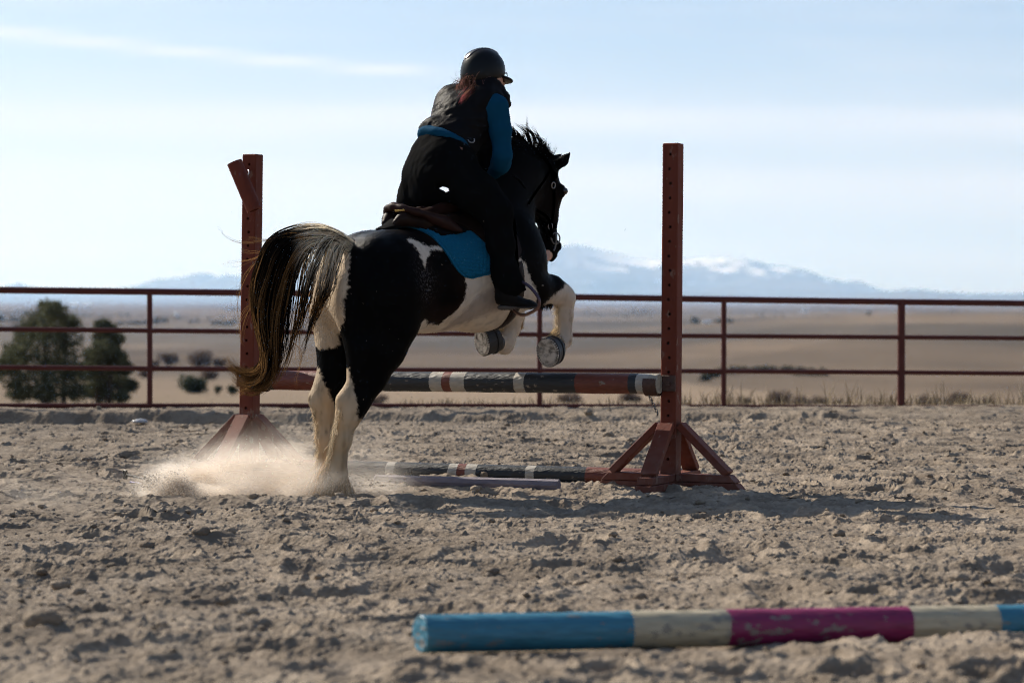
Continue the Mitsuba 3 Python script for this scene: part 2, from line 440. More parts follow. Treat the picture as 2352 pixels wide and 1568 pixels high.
# the air between, that turns far things blue
scene['haze'] = {'type': 'cube', 'to_world': T().translate([0, 25000, 716]).scale([70000, 45000, 766]), 'bsdf': {'type': 'null'}, 'interior': {'type': 'ref', 'id': 'haze_air'}}
labels['haze'] = {'label': 'thin blue haze over the plain', 'kind': 'stuff'}
# ------------------------------------------------------------------ pipe fence
fence = thing('pipe_fence', 'rust red four rail pipe fence running along the far side of the arena', 'fence')
FA, FB = np.array([-3.15, 23.0]), np.array([3.65, 24.8])
FD = (FB - FA)


def fence_xy(t):
    return FA + FD * t


def rail_z(k, t):
    return [1.085, 0.745, 0.42, 0.095][k] * (1 - t) + [1.0, 0.664, 0.335, 0.012][k] * t


for k, r in enumerate((0.029, 0.021, 0.021, 0.021)):
    ts = np.linspace(-1.6, 2.6, 90)
    pts = np.array([[*fence_xy(t), rail_z(k, t) + 0.003 * math.sin(t * 5 + k * 2)] for t in ts])
    part(fence, 'rail', tube(pts, r, 12), 'fence_paint', smooth=50)
for q in range(-6, 11):
    t = q / 4.0 + (0.008 if q == 1 else 0)
    x, y = fence_xy(t); big = q in (4, -4)
    r = 0.036 if big else 0.024
    z0, z1 = (-0.25, rail_z(0, t) + 0.012) if big else (rail_z(3, t), rail_z(0, t))
    part(fence, 'post', tube([[x, y, z0], [x, y, (z0 + z1) / 2], [x, y, z1]], r, 12), 'fence_paint', smooth=50)
    for k in range(4):   # weld collars where a rail is coped on to the post
        pass

# dry grass in tufts under and behind the fence
def blades(n, seed, spread, hmax):
    r = np.random.default_rng(seed); t = -0.9 + 2.8 * r.random(n)
    off = spread(r, n)
    nrm = np.array([-FD[1], FD[0]]) / np.linalg.norm(FD)
    base = FA + FD * t[:, None] + nrm * off[:, None]
    z = np.where(off < 1.7, sand_height(base[:, 0], base[:, 1]), land_z(base[:, 0], base[:, 1])) - 0.01
    dens = meshkit.fbm(np.stack([base[:, 0] * 1.1, base[:, 1] * 1.1, 0 * z], -1), 3, 2)
    h = hmax * (0.25 + r.random(n) ** 2.2) * np.clip(dens * 2 - 0.35, 0.12, 1.3) * (0.25 + 0.75 * np.clip((base[:, 0] + 1) / 3, 0, 1))
    w = 0.0035 + 0.003 * r.random(n); th = r.random(n) * 6.28; lean = r.normal(0, 0.28, (n, 2))
    ax = np.stack([np.cos(th), np.sin(th), 0 * th], -1) * w[:, None]
    b = np.c_[base, z]; L = np.c_[lean * h[:, None], h]
    p = [b - ax, b + ax, b + L * [0.4, 0.4, 0.6] - ax * 0.7, b + L * [0.4, 0.4, 0.6] + ax * 0.7, b + L]
    v = np.stack(p, 1).reshape(-1, 3); o = np.arange(n)[:, None] * 5
    f = np.vstack([o + [0, 1, 3], o + [0, 3, 2], o + [2, 3, 4]])
    return trimesh.Trimesh(v, f, process=False)


scene['straw'] = {'type': 'twosided', 'bsdf': principled(proc(lambda p, n, uv: mix((0.17, 0.125, 0.07), (0.28, 0.22, 0.135), noise(p.x * 30, p.y * 30, 0.0))), 0.8)}
whole('dry_grass', blades(9000, 3, lambda r, n: 0.05 + 1.7 * r.random(n) ** 1.2, 0.24), 'straw', label='dry straw coloured grass along the foot of the fence', kind='stuff', cat='grass')

# ------------------------------------------------------------------ jump: two standards, poles
PD = np.array([0.915, -0.404, 0.0]); PD /= np.linalg.norm(PD)      # along the jump, to its right end
PQ = np.array([PD[1], -PD[0], 0.0])                                # towards the approach side
UP = np.array([0, 0, 1.0])
SR, SL = np.array([0.839, 14.0, 0.0]), np.array([-1.497, 15.03, 0.0])


def lumber(a, b, w, t, side, r=0.003, cut=0.0):
    """A plank from a to b, w wide across side, t thick."""
    a, b = np.asarray(a, float), np.asarray(b, float); z = unit(b - a); L = np.linalg.norm(b - a)
    x = unit(side - z * np.dot(side, z)); y = np.cross(z, x)
    m = rbox(w, t, L, r)
    if cut:                                                        # the far end sawn at a slant: the upper edge is shorter
        v = m.vertices; far = v[:, 2] > 0
        v[far, 2] -= cut * (v[far, 0] / w + 0.5)
        m = trimesh.Trimesh(v, m.faces, process=False)
    return place(m, x, y, z, (a + b) / 2)


def standard(origin, label, lean, zbase=0.0):
    s = thing('jump_standard', label, 'jump standard', 'jump standards')
    W, H = 0.088, 1.83
    post = man(rbox(W, W, H, 0.005))
    drill = m3.Manifold.cylinder(W * 2, 0.0085, 0.0085, 14, True)
    holes = m3.Manifold.compose([drill.rotate([90, 0, 0]).translate([0.004 * math.sin(k * 2.1), 0, 0.045 + k * 0.0765 - H / 2 + 0.12]) for k in range(22)])
    pm = tri(post - holes)
    top = origin + UP * H + PD * lean
    ax = unit(top - origin)
    part(s, 'post', place(pm, PD, -PQ, ax, origin + ax * H / 2 + UP * 0.0), 'red_wood')
    for d, side in ((PQ, PD), (PD, PQ), (-PD, PQ), (-PQ, PD)):
        for lay in (0, 1):
            z = 0.024 + lay * 0.043
            L = 0.415 - 0.035 * lay
            part(s, 'foot', lumber(origin + d * 0.046 + UP * z, origin + d * L + UP * z, 0.040, 0.088, UP, 0.003, 0.0 if d is PQ else 0.04), 'red_wood')
        n = np.cross(d, UP)
        part(s, 'brace', lumber(origin + d * 0.325 + UP * 0.092, origin + d * 0.058 + UP * 0.345, 0.086, 0.038, n, 0.003), 'red_wood')
    return s


standard(SR, 'tall rust red jump standard with peg holes at the right end of the raised pole', 0.014)
standard(SL, 'tall rust red jump standard with a short tube hung near its top', 0.03)


def pole(name, label, a, b, radius, stops, colors, wear_color, wear, group=None, knobs=40, sides=28, bend=0.0, saw=0.0):
    a, b = np.asarray(a, float), np.asarray(b, float); d = b - a; L = np.linalg.norm(d); d = d / L
    s = np.r_[0, 0.004, np.linspace(0.012, L - 0.012, knobs), L - 0.004, L]
    r = radius * (1 + 0.035 * (meshkit.fbm(np.stack([s * 2.2, s * 0, s * 0 + radius * 99], -1), 3, 4) - 0.5)); r[0] *= 0.93; r[-1] *= 0.93; r[1] *= 0.985; r[-2] *= 0.985
    x, y, _ = frame(d)
    pts = a + s[:, None] * d + x * (bend * np.sin(s / L * np.pi))[:, None] + y * (0.3 * bend * np.sin(s / L * 5))[:, None]
    m = tube(pts, r, sides)
    v = m.vertices + 0.05 * radius * (meshkit.noise(m.vertices * 22, 3)[:, None] - 0.5) * (m.vertices - (a + ((m.vertices - a) @ d)[:, None] * d)) / radius
    if saw:                                                        # the left end was not sawn square
        e_ = (m.vertices - a) @ d < 0.02; v[e_] += np.outer(-saw * (m.vertices[e_] - a)[:, 1], d)
    scene[name + '_paint'] = bumped(principled(proc(pole_paint(a, d, stops, colors, wear_color, wear)), 0.5, specular=0.4), pole_bump, 0.006)
    return whole(name, trimesh.Trimesh(v, m.faces, process=False), name + '_paint', smooth=40, label=label, cat='pole', group=group)


BLACK, WHITE, RED = (0.018, 0.020, 0.022), (0.34, 0.31, 0.26), (0.125, 0.032, 0.018)
WOOD = (0.20, 0.16, 0.12)
pa = SL + PD * 0.055 + UP * 0.552 + PQ * 0.012
pb = SR - PD * 0.028 + UP * 0.562 + PQ * 0.086
Lp = np.linalg.norm(pb - pa)


def bands(us, Ya, Yb, a, d):
    """Where columns of the photograph cut the pole, as distances from its left end."""
    out = []
    for u in us:
        k = (u - CU) / FL; s = (k * a[1] - a[0]) / (d[0] - k * d[1]); out.append(float(s))
    return out


pd_ = unit(pb - pa)
pole('striped_jump_pole', 'black white and red striped pole raised on the jump behind the horse', pa, pb, 0.0545,
     bands([601, 618, 634, 748, 866, 884, 995, 1023, 1042, 1075, 1188, 1212, 1328, 1450, 1468, 1495], 0, 0, pa, pd_),
     [BLACK, WHITE, BLACK, RED, BLACK, WHITE, BLACK, WHITE, RED, WHITE, BLACK, WHITE, BLACK, RED, BLACK, WHITE, (0.30, 0.26, 0.2)], WOOD, 0.33)
ga = SL + PD * 0.06 - PQ * 0.10 + UP * 0.05; gb = SR - PD * 0.09 - PQ * 0.17 + UP * 0.048
gd_ = unit(gb - ga)
pole('striped_ground_pole', 'black white and red striped pole lying on the sand under the raised pole', ga, gb, 0.05,
     bands([618, 636, 760, 893, 912, 1035, 1055, 1075, 1100, 1213, 1233, 1350], 0, 0, ga, gd_),
     [BLACK, WHITE, RED, BLACK, WHITE, BLACK, WHITE, RED, WHITE, BLACK, WHITE, BLACK, RED], WOOD, 0.34)
BLUE, CREAM, PINK = (0.030, 0.145, 0.215), (0.35, 0.300, 0.205), (0.17, 0.010, 0.060)
fa = at(964, 1456, 7.55); fb0 = at(2300, 1430, 8.05); fd_ = unit(fb0 - fa)
pole('painted_ground_pole', 'blue cream and magenta striped pole lying on the sand nearest the camera', fa, fa + fd_ * 2.44, 0.0545,
     bands([1445, 1665, 2085, 2285], 0, 0, fa, fd_), [BLUE, CREAM, PINK, CREAM, BLUE], (0.16, 0.145, 0.125), 0.40, knobs=60, sides=40, saw=0.20)
scene['grey_wood'] = bumped(principled(proc(lambda p, n, uv: mix((0.10, 0.085, 0.105), (0.19, 0.165, 0.185), fbm(p.x * 8, p.y * 60, p.z * 60, 3))), 0.7), pole_bump, 0.005)
ba, bb = at(862, 1102, 14.25), at(1284, 1117, 13.86)
ba[2] = bb[2] = 0.034
m = tube([ba, ba * 0.5 + bb * 0.5, bb], 0.031, 8)
whole('plain_ground_rail', m, 'grey_wood', label='plain grey purple rail lying on the sand before the striped ground pole', cat='rail')

# pole cups with their pins and chains
def cup(origin, pend, label, chain):
    c = thing('jump_cup', label, 'jump cup', 'jump cups')
    o = pend
    s = np.linspace(-0.25, 1.25, 13) * np.pi
    rr = 0.060
    arc = np.array([o + PQ * rr * math.cos(-q) * 1.0 + UP * rr * math.sin(-q) for q in np.linspace(-0.15 * np.pi, 1.15 * np.pi, 15)])
    nrm = np.array([unit(p - o) for p in arc])
    # a shallow metal cradle, bent round the pole
    v0 = arc - PD * 0.045 * chain; v1 = arc + PD * 0.028 * chain
    t = 0.005
    rings = np.stack([v0, v1, v1 + nrm * t, v0 + nrm * t], 1)
    n = len(arc); v = rings.reshape(-1, 3); f = []
    for i in range(n - 1):
        for j in range(4):
            a, b, c2, d = i * 4 + j, i * 4 + (j + 1) % 4, (i + 1) * 4 + (j + 1) % 4, (i + 1) * 4 + j
            f += [(a, b, c2), (a, c2, d)]
    f += [(0, 2, 1), (0, 3, 2), (n * 4 - 4, n * 4 - 3, n * 4 - 2), (n * 4 - 4, n * 4 - 2, n * 4 - 1)]
    part(c, 'cradle', trimesh.Trimesh(v, np.array(f), process=False), 'rusty_metal', smooth=40)
    part(c, 'plate', place(rbox(0.075, 0.012, 0.085, 0.003), PD, PQ, UP, origin + PQ * 0.052 + UP * (pend[2] + 0.003) + PD * 0.01 * chain), 'rusty_metal')
    part(c, 'pin', tube([origin + PQ * 0.05 + UP * pend[2] + PD * 0.012, origin + PQ * 0.075 + UP * pend[2] + PD * 0.012], 0.011, 12), 'rusty_metal', smooth=40)
    return c


rc = cup(SR, pb - PD * 0.03, 'rusty metal cup holding the right end of the raised pole', 1)
cup(SL, pa + PD * 0.03, 'rusty metal cup holding the left end of the raised pole', -1)
links = []
for k in range(7):
    q = pb - PD * 0.052 + PQ * 0.02 + UP * (-0.062 - k * 0.0155) + PD * 0.008 * k
    th = np.linspace(0, 2 * np.pi, 13); ax = PD if k % 2 else PQ
    loop = np.array([q + ax * 0.0055 * math.cos(w) + UP * 0.0105 * math.sin(w) for w in th])
    links.append(tube(loop, 0.0021, 6, cap=False))
part(rc, 'chain', join(links), 'dark_metal', smooth=True)

# the short tube that hangs from a pin near the top of the far standard
tb = thing('hanging_tube', 'short red brown tube hung slantwise on the left jump standard', 'tube')
h0, h1 = at(539, 373, 14.86), at(585, 483, 14.84)
ht = unit(h1 - h0)
outer = m3.Manifold.cylinder(float(np.linalg.norm(h1 - h0)), 0.0435, 0.0435, 36) - m3.Manifold.cylinder(float(np.linalg.norm(h1 - h0)) * 0.3, 0.030, 0.030, 30).translate([0, 0, float(np.linalg.norm(h1 - h0)) * 0.88])
x, y, z = frame(ht)
part(tb, 'barrel', place(tri(outer), x, y, z, h0), 'red_wood', smooth=35)
hk = at(571, 392, 14.93)
part(tb, 'hook', tube(curve([hk + [0, 0.04, 0], hk, hk + [0.004, -0.012, -0.012], hk + [-0.005, -0.02, -0.04], hk + [-0.008, -0.03, -0.07]], 14), 0.0035, 7), 'bright_metal', smooth=True)

# a riding crop dropped on the sand, and a white scrap by the bank
cr = thing('riding_crop', 'riding crop with black leather flap and purple shaft dropped on the sand', 'riding crop')
c0, c1 = at(287, 1092, 14.85), at(380, 1098, 14.5)
c0[2] = ground_z(c0[0], c0[1]) + 0.045; c1[2] = ground_z(c1[0], c1[1]) + 0.02
scene['black_leather'] = bumped(principled((0.006, 0.0055, 0.0055), 0.42, specular=0.05), lambda p, n, uv: fbm(p.x * 220, p.y * 220, p.z * 220, 2), 0.0006)
scene['purple_cord'] = principled((0.10, 0.07, 0.22), 0.5)
dcr = unit(c1 - c0)
part(cr, 'flap', place(rbox(0.040, 0.052, 0.010, 0.003), dcr, UP, np.cross(dcr, UP), c0), 'black_leather')
part(cr, 'shaft', tube([c0 + dcr * 0.018, (c0 + c1) / 2, c1], [0.007, 0.006, 0.006], 8), 'black_leather', smooth=True)
cl0 = c0 + dcr * 0.07 + UP * -0.03 + np.array([0, -0.05, 0]); part(cr, 'lash', tube(curve([cl0, cl0 + dcr * 0.1 + UP * 0.004, cl0 + dcr * 0.25 + UP * 0.0], 10), 0.0045, 7), 'purple_cord', smooth=True)
pw = at(322, 973, 21.6); pw[2] = ground_z(pw[0], pw[1]) + 0.03
scene['white_plastic'] = principled((0.30, 0.31, 0.33), 0.5)
sc_ = trimesh.creation.icosphere(subdivisions=3); v = sc_.vertices * [0.060, 0.036, 0.018]; v += 0.03 * (meshkit.fbm(v * 22, 3, 2)[:, None] - 0.5) * sc_.vertices
whole('crumpled_scrap', trimesh.Trimesh(v + pw, sc_.faces, process=False), 'white_plastic', label='small crumpled white scrap lying by the bank before the fence', cat='scrap')
# ------------------------------------------------------------------ bodies: soft unions of tapered limbs, turned into one continuous surface
class Body:
    def __init__(self, lo, hi, h):
        self.lo, self.h = np.asarray(lo, float), h
        self.n = np.ceil((np.asarray(hi) - self.lo) / h).astype(int) + 1
        self.d = np.full(self.n, 1.0, np.float32)

    def _region(self, lo, hi):
        a = np.clip(np.floor((lo - self.lo) / self.h).astype(int), 0, self.n - 1)
        b = np.clip(np.ceil((hi - self.lo) / self.h).astype(int) + 1, 0, self.n)
        if (b <= a).any(): return None, None
        g = [(self.lo[k] + self.h * np.arange(a[k], b[k])).astype(np.float32) for k in range(3)]
        return tuple(slice(a[k], b[k]) for k in range(3)), g

    def _merge(self, sl, e, k, sub=False):
        c = self.d[sl]
        if sub:
            h = np.maximum(k - np.abs(c + e), 0) / k
            self.d[sl] = np.maximum(c, -e) + h * h * k / 4
        else:
            h = np.maximum(k - np.abs(c - e), 0) / k
            self.d[sl] = np.minimum(c, e) - h * h * k / 4

    def cone(self, a, b, ra, rb, k=0.03, squash=None, sub=False, grow=0.0):
        """A tapered limb from a (radius ra) to b (radius rb); squash = (direction, ratio) flattens it that way."""
        a, b = np.asarray(a, float), np.asarray(b, float); ra, rb = ra + grow, rb + grow
        pad = max(ra, rb) * (1 if squash is None else max(1, squash[1])) + k + 0.02
        sl, g = self._region(np.minimum(a, b) - pad, np.maximum(a, b) + pad)
        if sl is None: return self
        P = [g[0][:, None, None] - a[0], g[1][None, :, None] - a[1], g[2][None, None, :] - a[2]]
        ba = b - a
        if squash is not None:
            w, q = squash; w = unit(w); t = (P[0] * w[0] + P[1] * w[1] + P[2] * w[2]) * (1 / q - 1)
            P = [P[i] + t * w[i] for i in range(3)]
            ba = ba + w * np.dot(ba, w) * (1 / q - 1)
        l2 = float(ba @ ba); rr = ra - rb; a2 = l2 - rr * rr; il2 = 1 / max(l2, 1e-9)
        y = P[0] * ba[0] + P[1] * ba[1] + P[2] * ba[2]; z = y - l2
        x2 = sum((P[i] * l2 - ba[i] * y) ** 2 for i in range(3))
        y2, z2 = y * y * l2, z * z * l2
        kk = math.copysign(1, rr) * rr * rr * x2
        e = (np.sqrt(np.maximum(x2 * max(a2, 1e-9) * il2, 0)) + y * rr) * il2 - ra
        m1 = np.sign(z) * a2 * z2 > kk; m2 = (np.sign(y) * a2 * y2 < kk) & ~m1
        e = np.where(m1, np.sqrt(x2 + z2) * il2 - rb, np.where(m2, np.sqrt(x2 + y2) * il2 - ra, e))
        self._merge(sl, e.astype(np.float32), k, sub); return self

    def chain(self, pts, k=0.03, squash=None, grow=0.0):
        for (a, ra), (b, rb) in zip(pts[:-1], pts[1:]): self.cone(a, b, ra, rb, k, squash, grow=grow)
        return self

    def ell(self, c, axes, r, k=0.03, sub=False, grow=0.0):
        c, r = np.asarray(c, float), np.asarray(r, float) + grow; axes = np.array([unit(x) for x in axes])
        ext = np.sqrt(((axes * r[:, None]) ** 2).sum(0)) + k + 0.02
        sl, g = self._region(c - ext, c + ext)
        if sl is None: return self
        P = [g[0][:, None, None] - c[0], g[1][None, :, None] - c[1], g[2][None, None, :] - c[2]]
        q = [P[0] * ax[0] + P[1] * ax[1] + P[2] * ax[2] for ax in axes]
        k0 = np.sqrt(sum((q[i] / r[i]) ** 2 for i in range(3))); k1 = np.sqrt(sum((q[i] / r[i] ** 2) ** 2 for i in range(3)))
        self._merge(sl, (k0 * (k0 - 1) / np.maximum(k1, 1e-6)).astype(np.float32), k, sub); return self

    def keep(self, point, normal, k=0.006):
        """Cuts away what lies on the side of a plane that its normal points to."""
        g = [(self.lo[i] + self.h * np.arange(self.n[i])).astype(np.float32) for i in range(3)]; n = unit(normal); p = np.asarray(point, float)
        e = (g[0][:, None, None] - p[0]) * n[0] + (g[1][None, :, None] - p[1]) * n[1] + (g[2][None, None, :] - p[2]) * n[2]
        h = np.maximum(k - np.abs(self.d - e), 0) / k; self.d = np.maximum(self.d, e) + h * h * k / 4; return self

    def at(self, p):
        q = (np.asarray(p, float) - self.lo) / self.h
        return ndimage.map_coordinates(self.d, np.moveaxis(q, -1, 0), order=1, mode='nearest')

    def mesh(self, smooth=2):
        d = self.d; ins = d < 0; nx, ny, nz = d.shape
        corners = [(i, j, k) for i in (0, 1) for j in (0, 1) for k in (0, 1)]
        view = lambda A, c: A[c[0]:nx - 1 + c[0], c[1]:ny - 1 + c[1], c[2]:nz - 1 + c[2]]
        cnt = sum(view(ins, c).astype(np.int8) for c in corners)
        cell = np.argwhere((cnt > 0) & (cnt < 8)); idx = np.full((nx - 1, ny - 1, nz - 1), -1, np.int64); idx[tuple(cell.T)] = np.arange(len(cell))
        D = {c: d[cell[:, 0] + c[0], cell[:, 1] + c[1], cell[:, 2] + c[2]] for c in corners}
        s = np.zeros((len(cell), 3)); w = np.zeros(len(cell))
        for c in corners:
            for ax in range(3):
                if c[ax] == 0:
                    e = list(c); e[ax] = 1; e = tuple(e)
                    x, y = D[c], D[e]; m = (x < 0) != (y < 0); t = x / np.where(m, x - y, 1)
                    p = np.repeat(np.array(c, float)[None], len(cell), 0); p[:, ax] += t
                    s += p * m[:, None]; w += m
        v = self.lo + self.h * (cell + s / w[:, None])
        F = []
        for ax in range(3):
            o1, o2 = [(1, 2), (2, 0), (0, 1)][ax]
            A = ins[tuple(slice(0, -1) if q == ax else slice(1, -1) for q in range(3))]; B = ins[tuple(slice(1, None) if q == ax else slice(1, -1) for q in range(3))]
            e = np.argwhere(A != B)
            if not len(e): continue
            out = A[tuple(e.T)]; e = e + [0 if q == ax else 1 for q in range(3)]
            def cellat(a, b):
                q = e.copy(); q[:, o1] -= a; q[:, o2] -= b; return idx[tuple(q.T)]
            q = np.stack([cellat(1, 1), cellat(0, 1), cellat(0, 0), cellat(1, 0)], -1); q[~out] = q[~out][:, ::-1]
            F.append(q)
        F = np.vstack(F); F = F[(F >= 0).all(1)]
        m = trimesh.Trimesh(v, np.vstack([F[:, [0, 1, 2]], F[:, [0, 2, 3]]]), process=False)
        return relax(m, smooth)


def relax(m, n):
    """Taubin smoothing."""
    from scipy.sparse import coo_matrix
    e = m.edges_unique; k = len(m.vertices); one = np.ones(len(e))
    A = coo_matrix((np.r_[one, one], (np.r_[e[:, 0], e[:, 1]], np.r_[e[:, 1], e[:, 0]])), (k, k)).tocsr()
    deg = np.maximum(np.asarray(A.sum(1)).ravel(), 1)[:, None]; v = np.array(m.vertices)
    for i in range(n):
        for lam in (0.55, -0.56): v = v + lam * (A @ v / deg - v)
    return trimesh.Trimesh(v, m.faces, process=False)


# ------------------------------------------------------------------ horse
HF = np.array([0.766, 0.643, 0.0]); HL = np.array([-0.643, 0.766, 0.0]); HR = -HL       # its heading, its left, its right
PIT = math.radians(12.0)
TF = HF * math.cos(PIT) + UP * math.sin(PIT); TU = UP * math.cos(PIT) - HF * math.sin(PIT)   # along the trunk, up from the trunk
CP = at(875, 652, 13.55)


def tp(s, h, l=0.0):
    """A point of the trunk: s metres forward of the pelvis, h up from its axis, l to the left."""
    return CP + TF * s + TU * h + HL * l


def horse_field():
    B = Body([-1.35, 12.95, -0.03], [0.42, 14.82, 1.95], 0.0095)
    sq = (HL, 0.90)
    # trunk
    B.cone(tp(0.0, -0.01), tp(0.32, -0.035), 0.27, 0.265, 0.05, (HL, 0.88))
    B.cone(tp(0.32, -0.035), tp(0.62, -0.07), 0.265, 0.295, 0.08, (HL, 0.93))
    B.cone(tp(0.62, -0.07), tp(0.78, -0.05), 0.295, 0.265, 0.08, (HL, 0.86))
    B.ell(tp(0.80, 0.16), [TF, TU, HL], [0.26, 0.16, 0.09], 0.10)
    for sd in (-1, 1):
        B.ell(tp(-0.02, 0.0, 0.10 * sd), [TF, TU, HL], [0.30, 0.27, 0.17], 0.08)
        B.ell(tp(0.84, -0.04, 0.10 * sd), [TF, TU, HL], [0.15, 0.26, 0.12], 0.08)
    # neck and head
    nq = (HL, 0.54)
    B.chain([(at(1120, 530, 14.0), 0.24), (at(1172, 414, 14.22), 0.215), (at(1208, 398, 14.34), 0.145), (at(1240, 397, 14.45), 0.095)], 0.05, nq)
    B.chain([(at(1140, 560, 14.08), 0.2), (at(1152, 480, 14.26), 0.135)], 0.08, (HL, 0.75))
    B.chain([(at(1248, 402, 14.39), 0.082), (at(1256, 446, 14.43), 0.080), (at(1257, 500, 14.43), 0.056), (at(1257, 540, 14.42), 0.046), (at(1262, 574, 14.42), 0.048)], 0.035, (HL, 0.92))
    for sd in (-1, 1):
        B.ell(at(1236, 466, 14.38) + HL * 0.032 * sd, [HF, UP, HL], [0.078, 0.088, 0.03], 0.04)
        B.ell(at(1272, 440, 14.45) + HL * 0.062 * sd, [HF, UP, HL], [0.030, 0.036, 0.022], 0.02)
        B.ell(at(1275, 566, 14.45) + HL * 0.028 * sd, [HF, UP, HL], [0.020, 0.026, 0.018], 0.015)
    B.cone(at(1250, 575, 14.39), at(1253, 592, 14.39), 0.036, 0.028, 0.012, (HL, 0.9))
    B.cone(at(1268, 585, 14.43), at(1266, 592, 14.43), 0.028, 0.022, 0.010, (HL, 1.1))
    # ears
    for base, tip, w in ((at(1271, 384, 14.39), at(1312, 349, 14.35), 1), (at(1254, 378, 14.45), at(1290, 353, 14.53), 0)):
        mid = base * 0.45 + tip * 0.55 - UP * 0.012
        B.chain([(base, 0.034), (mid, 0.028), (tip, 0.004)], 0.02, (np.cross(tip - base, [0, 0.3, 1]), 0.75))
    # hind legs
    B.chain([(at(880, 668, 13.42), 0.205), (at(902, 742, 13.42), 0.125), (at(880, 800, 13.40), 0.108), (at(849, 866, 13.36), 0.080), (at(820, 912, 13.34), 0.070), (at(807, 934, 13.33), 0.067),
             (at(799, 958, 13.33), 0.053), (at(785, 1010, 13.33), 0.043), (at(773, 1058, 13.32), 0.042), (at(769, 1090, 13.32), 0.054), (at(779, 1116, 13.33), 0.050)], 0.045)
    B.chain([(at(842, 690, 13.36), 0.185), (at(848, 800, 13.34), 0.105), (at(830, 850, 13.33), 0.07)], 0.06)
    B.cone(at(818, 880, 13.32), at(788, 918, 13.30), 0.03, 0.036, 0.03)
    B.chain([(at(800, 650, 13.60), 0.182), (at(788, 720, 13.60), 0.163), (at(784, 790, 13.58), 0.122), (at(775, 836, 13.56), 0.090), (at(755, 885, 13.53), 0.068), (at(744, 924, 13.51), 0.062),
             (at(746, 958, 13.51), 0.049), (at(745, 1005, 13.50), 0.041), (at(748, 1060, 13.49), 0.041), (at(750, 1090, 13.49), 0.052), (at(756, 1116, 13.50), 0.048)], 0.045)
    B.cone(at(752, 870, 13.52), at(724, 915, 13.50), 0.03, 0.036, 0.03)
    for u0, y0 in ((781, 13.335), (757, 13.505)):                       # hind hooves
        B.cone(at(u0, 1120, y0), at(u0 + 7, 1142, y0 + 0.008), 0.050, 0.064, 0.008)
    # cleft under the dock
    B.cone(at(800, 600, 13.20), at(818, 760, 13.18), 0.03, 0.05, 0.08, sub=True)
    # fore legs
    B.chain([(at(1172, 590, 14.0), 0.145), (at(1196, 648, 14.0), 0.112), (at(1225, 664, 14.05), 0.092), (at(1264, 667, 14.16), 0.077), (at(1284, 673, 14.22), 0.057), (at(1297, 684, 14.24), 0.051),
             (at(1297, 722, 14.25), 0.041), (at(1294, 752, 14.26), 0.039), (at(1292, 778, 14.26), 0.046), (at(1283, 792, 14.22), 0.043)], 0.035)
    B.chain([(at(1110, 660, 14.22), 0.12), (at(1150, 700, 14.38), 0.075), (at(1182, 724, 14.48), 0.052), (at(1173, 755, 14.44), 0.046), (at(1163, 778, 14.39), 0.046), (at(1158, 791, 14.36), 0.049), (at(1146, 788, 14.31), 0.043)], 0.03)
    return B


HB = horse_field()
horse_mesh = HB.mesh(3)
print('horse', len(horse_mesh.vertices))
# the coat: black with white patches, given in the trunk's own measures (s along, h up, l to the left)
from shapely.geometry import Polygon, Point
from shapely import contains_xy, prepare


def inside(poly, x, y):
    g = Polygon(poly).buffer(0); prepare(g)
    return contains_xy(g, x, y)


def ndimage_soft(fn, poly, s, h, v):
    """A patch with blurred edges."""
    return np.mean([fn(poly, s + 0.022 * (meshkit.noise(v * 40, 60 + k) - 0.5) + 0.012 * math.cos(k * 1.26), h + 0.022 * (meshkit.noise(v * 40, 70 + k) - 0.5) + 0.012 * math.sin(k * 1.26)) for k in range(5)], axis=0)


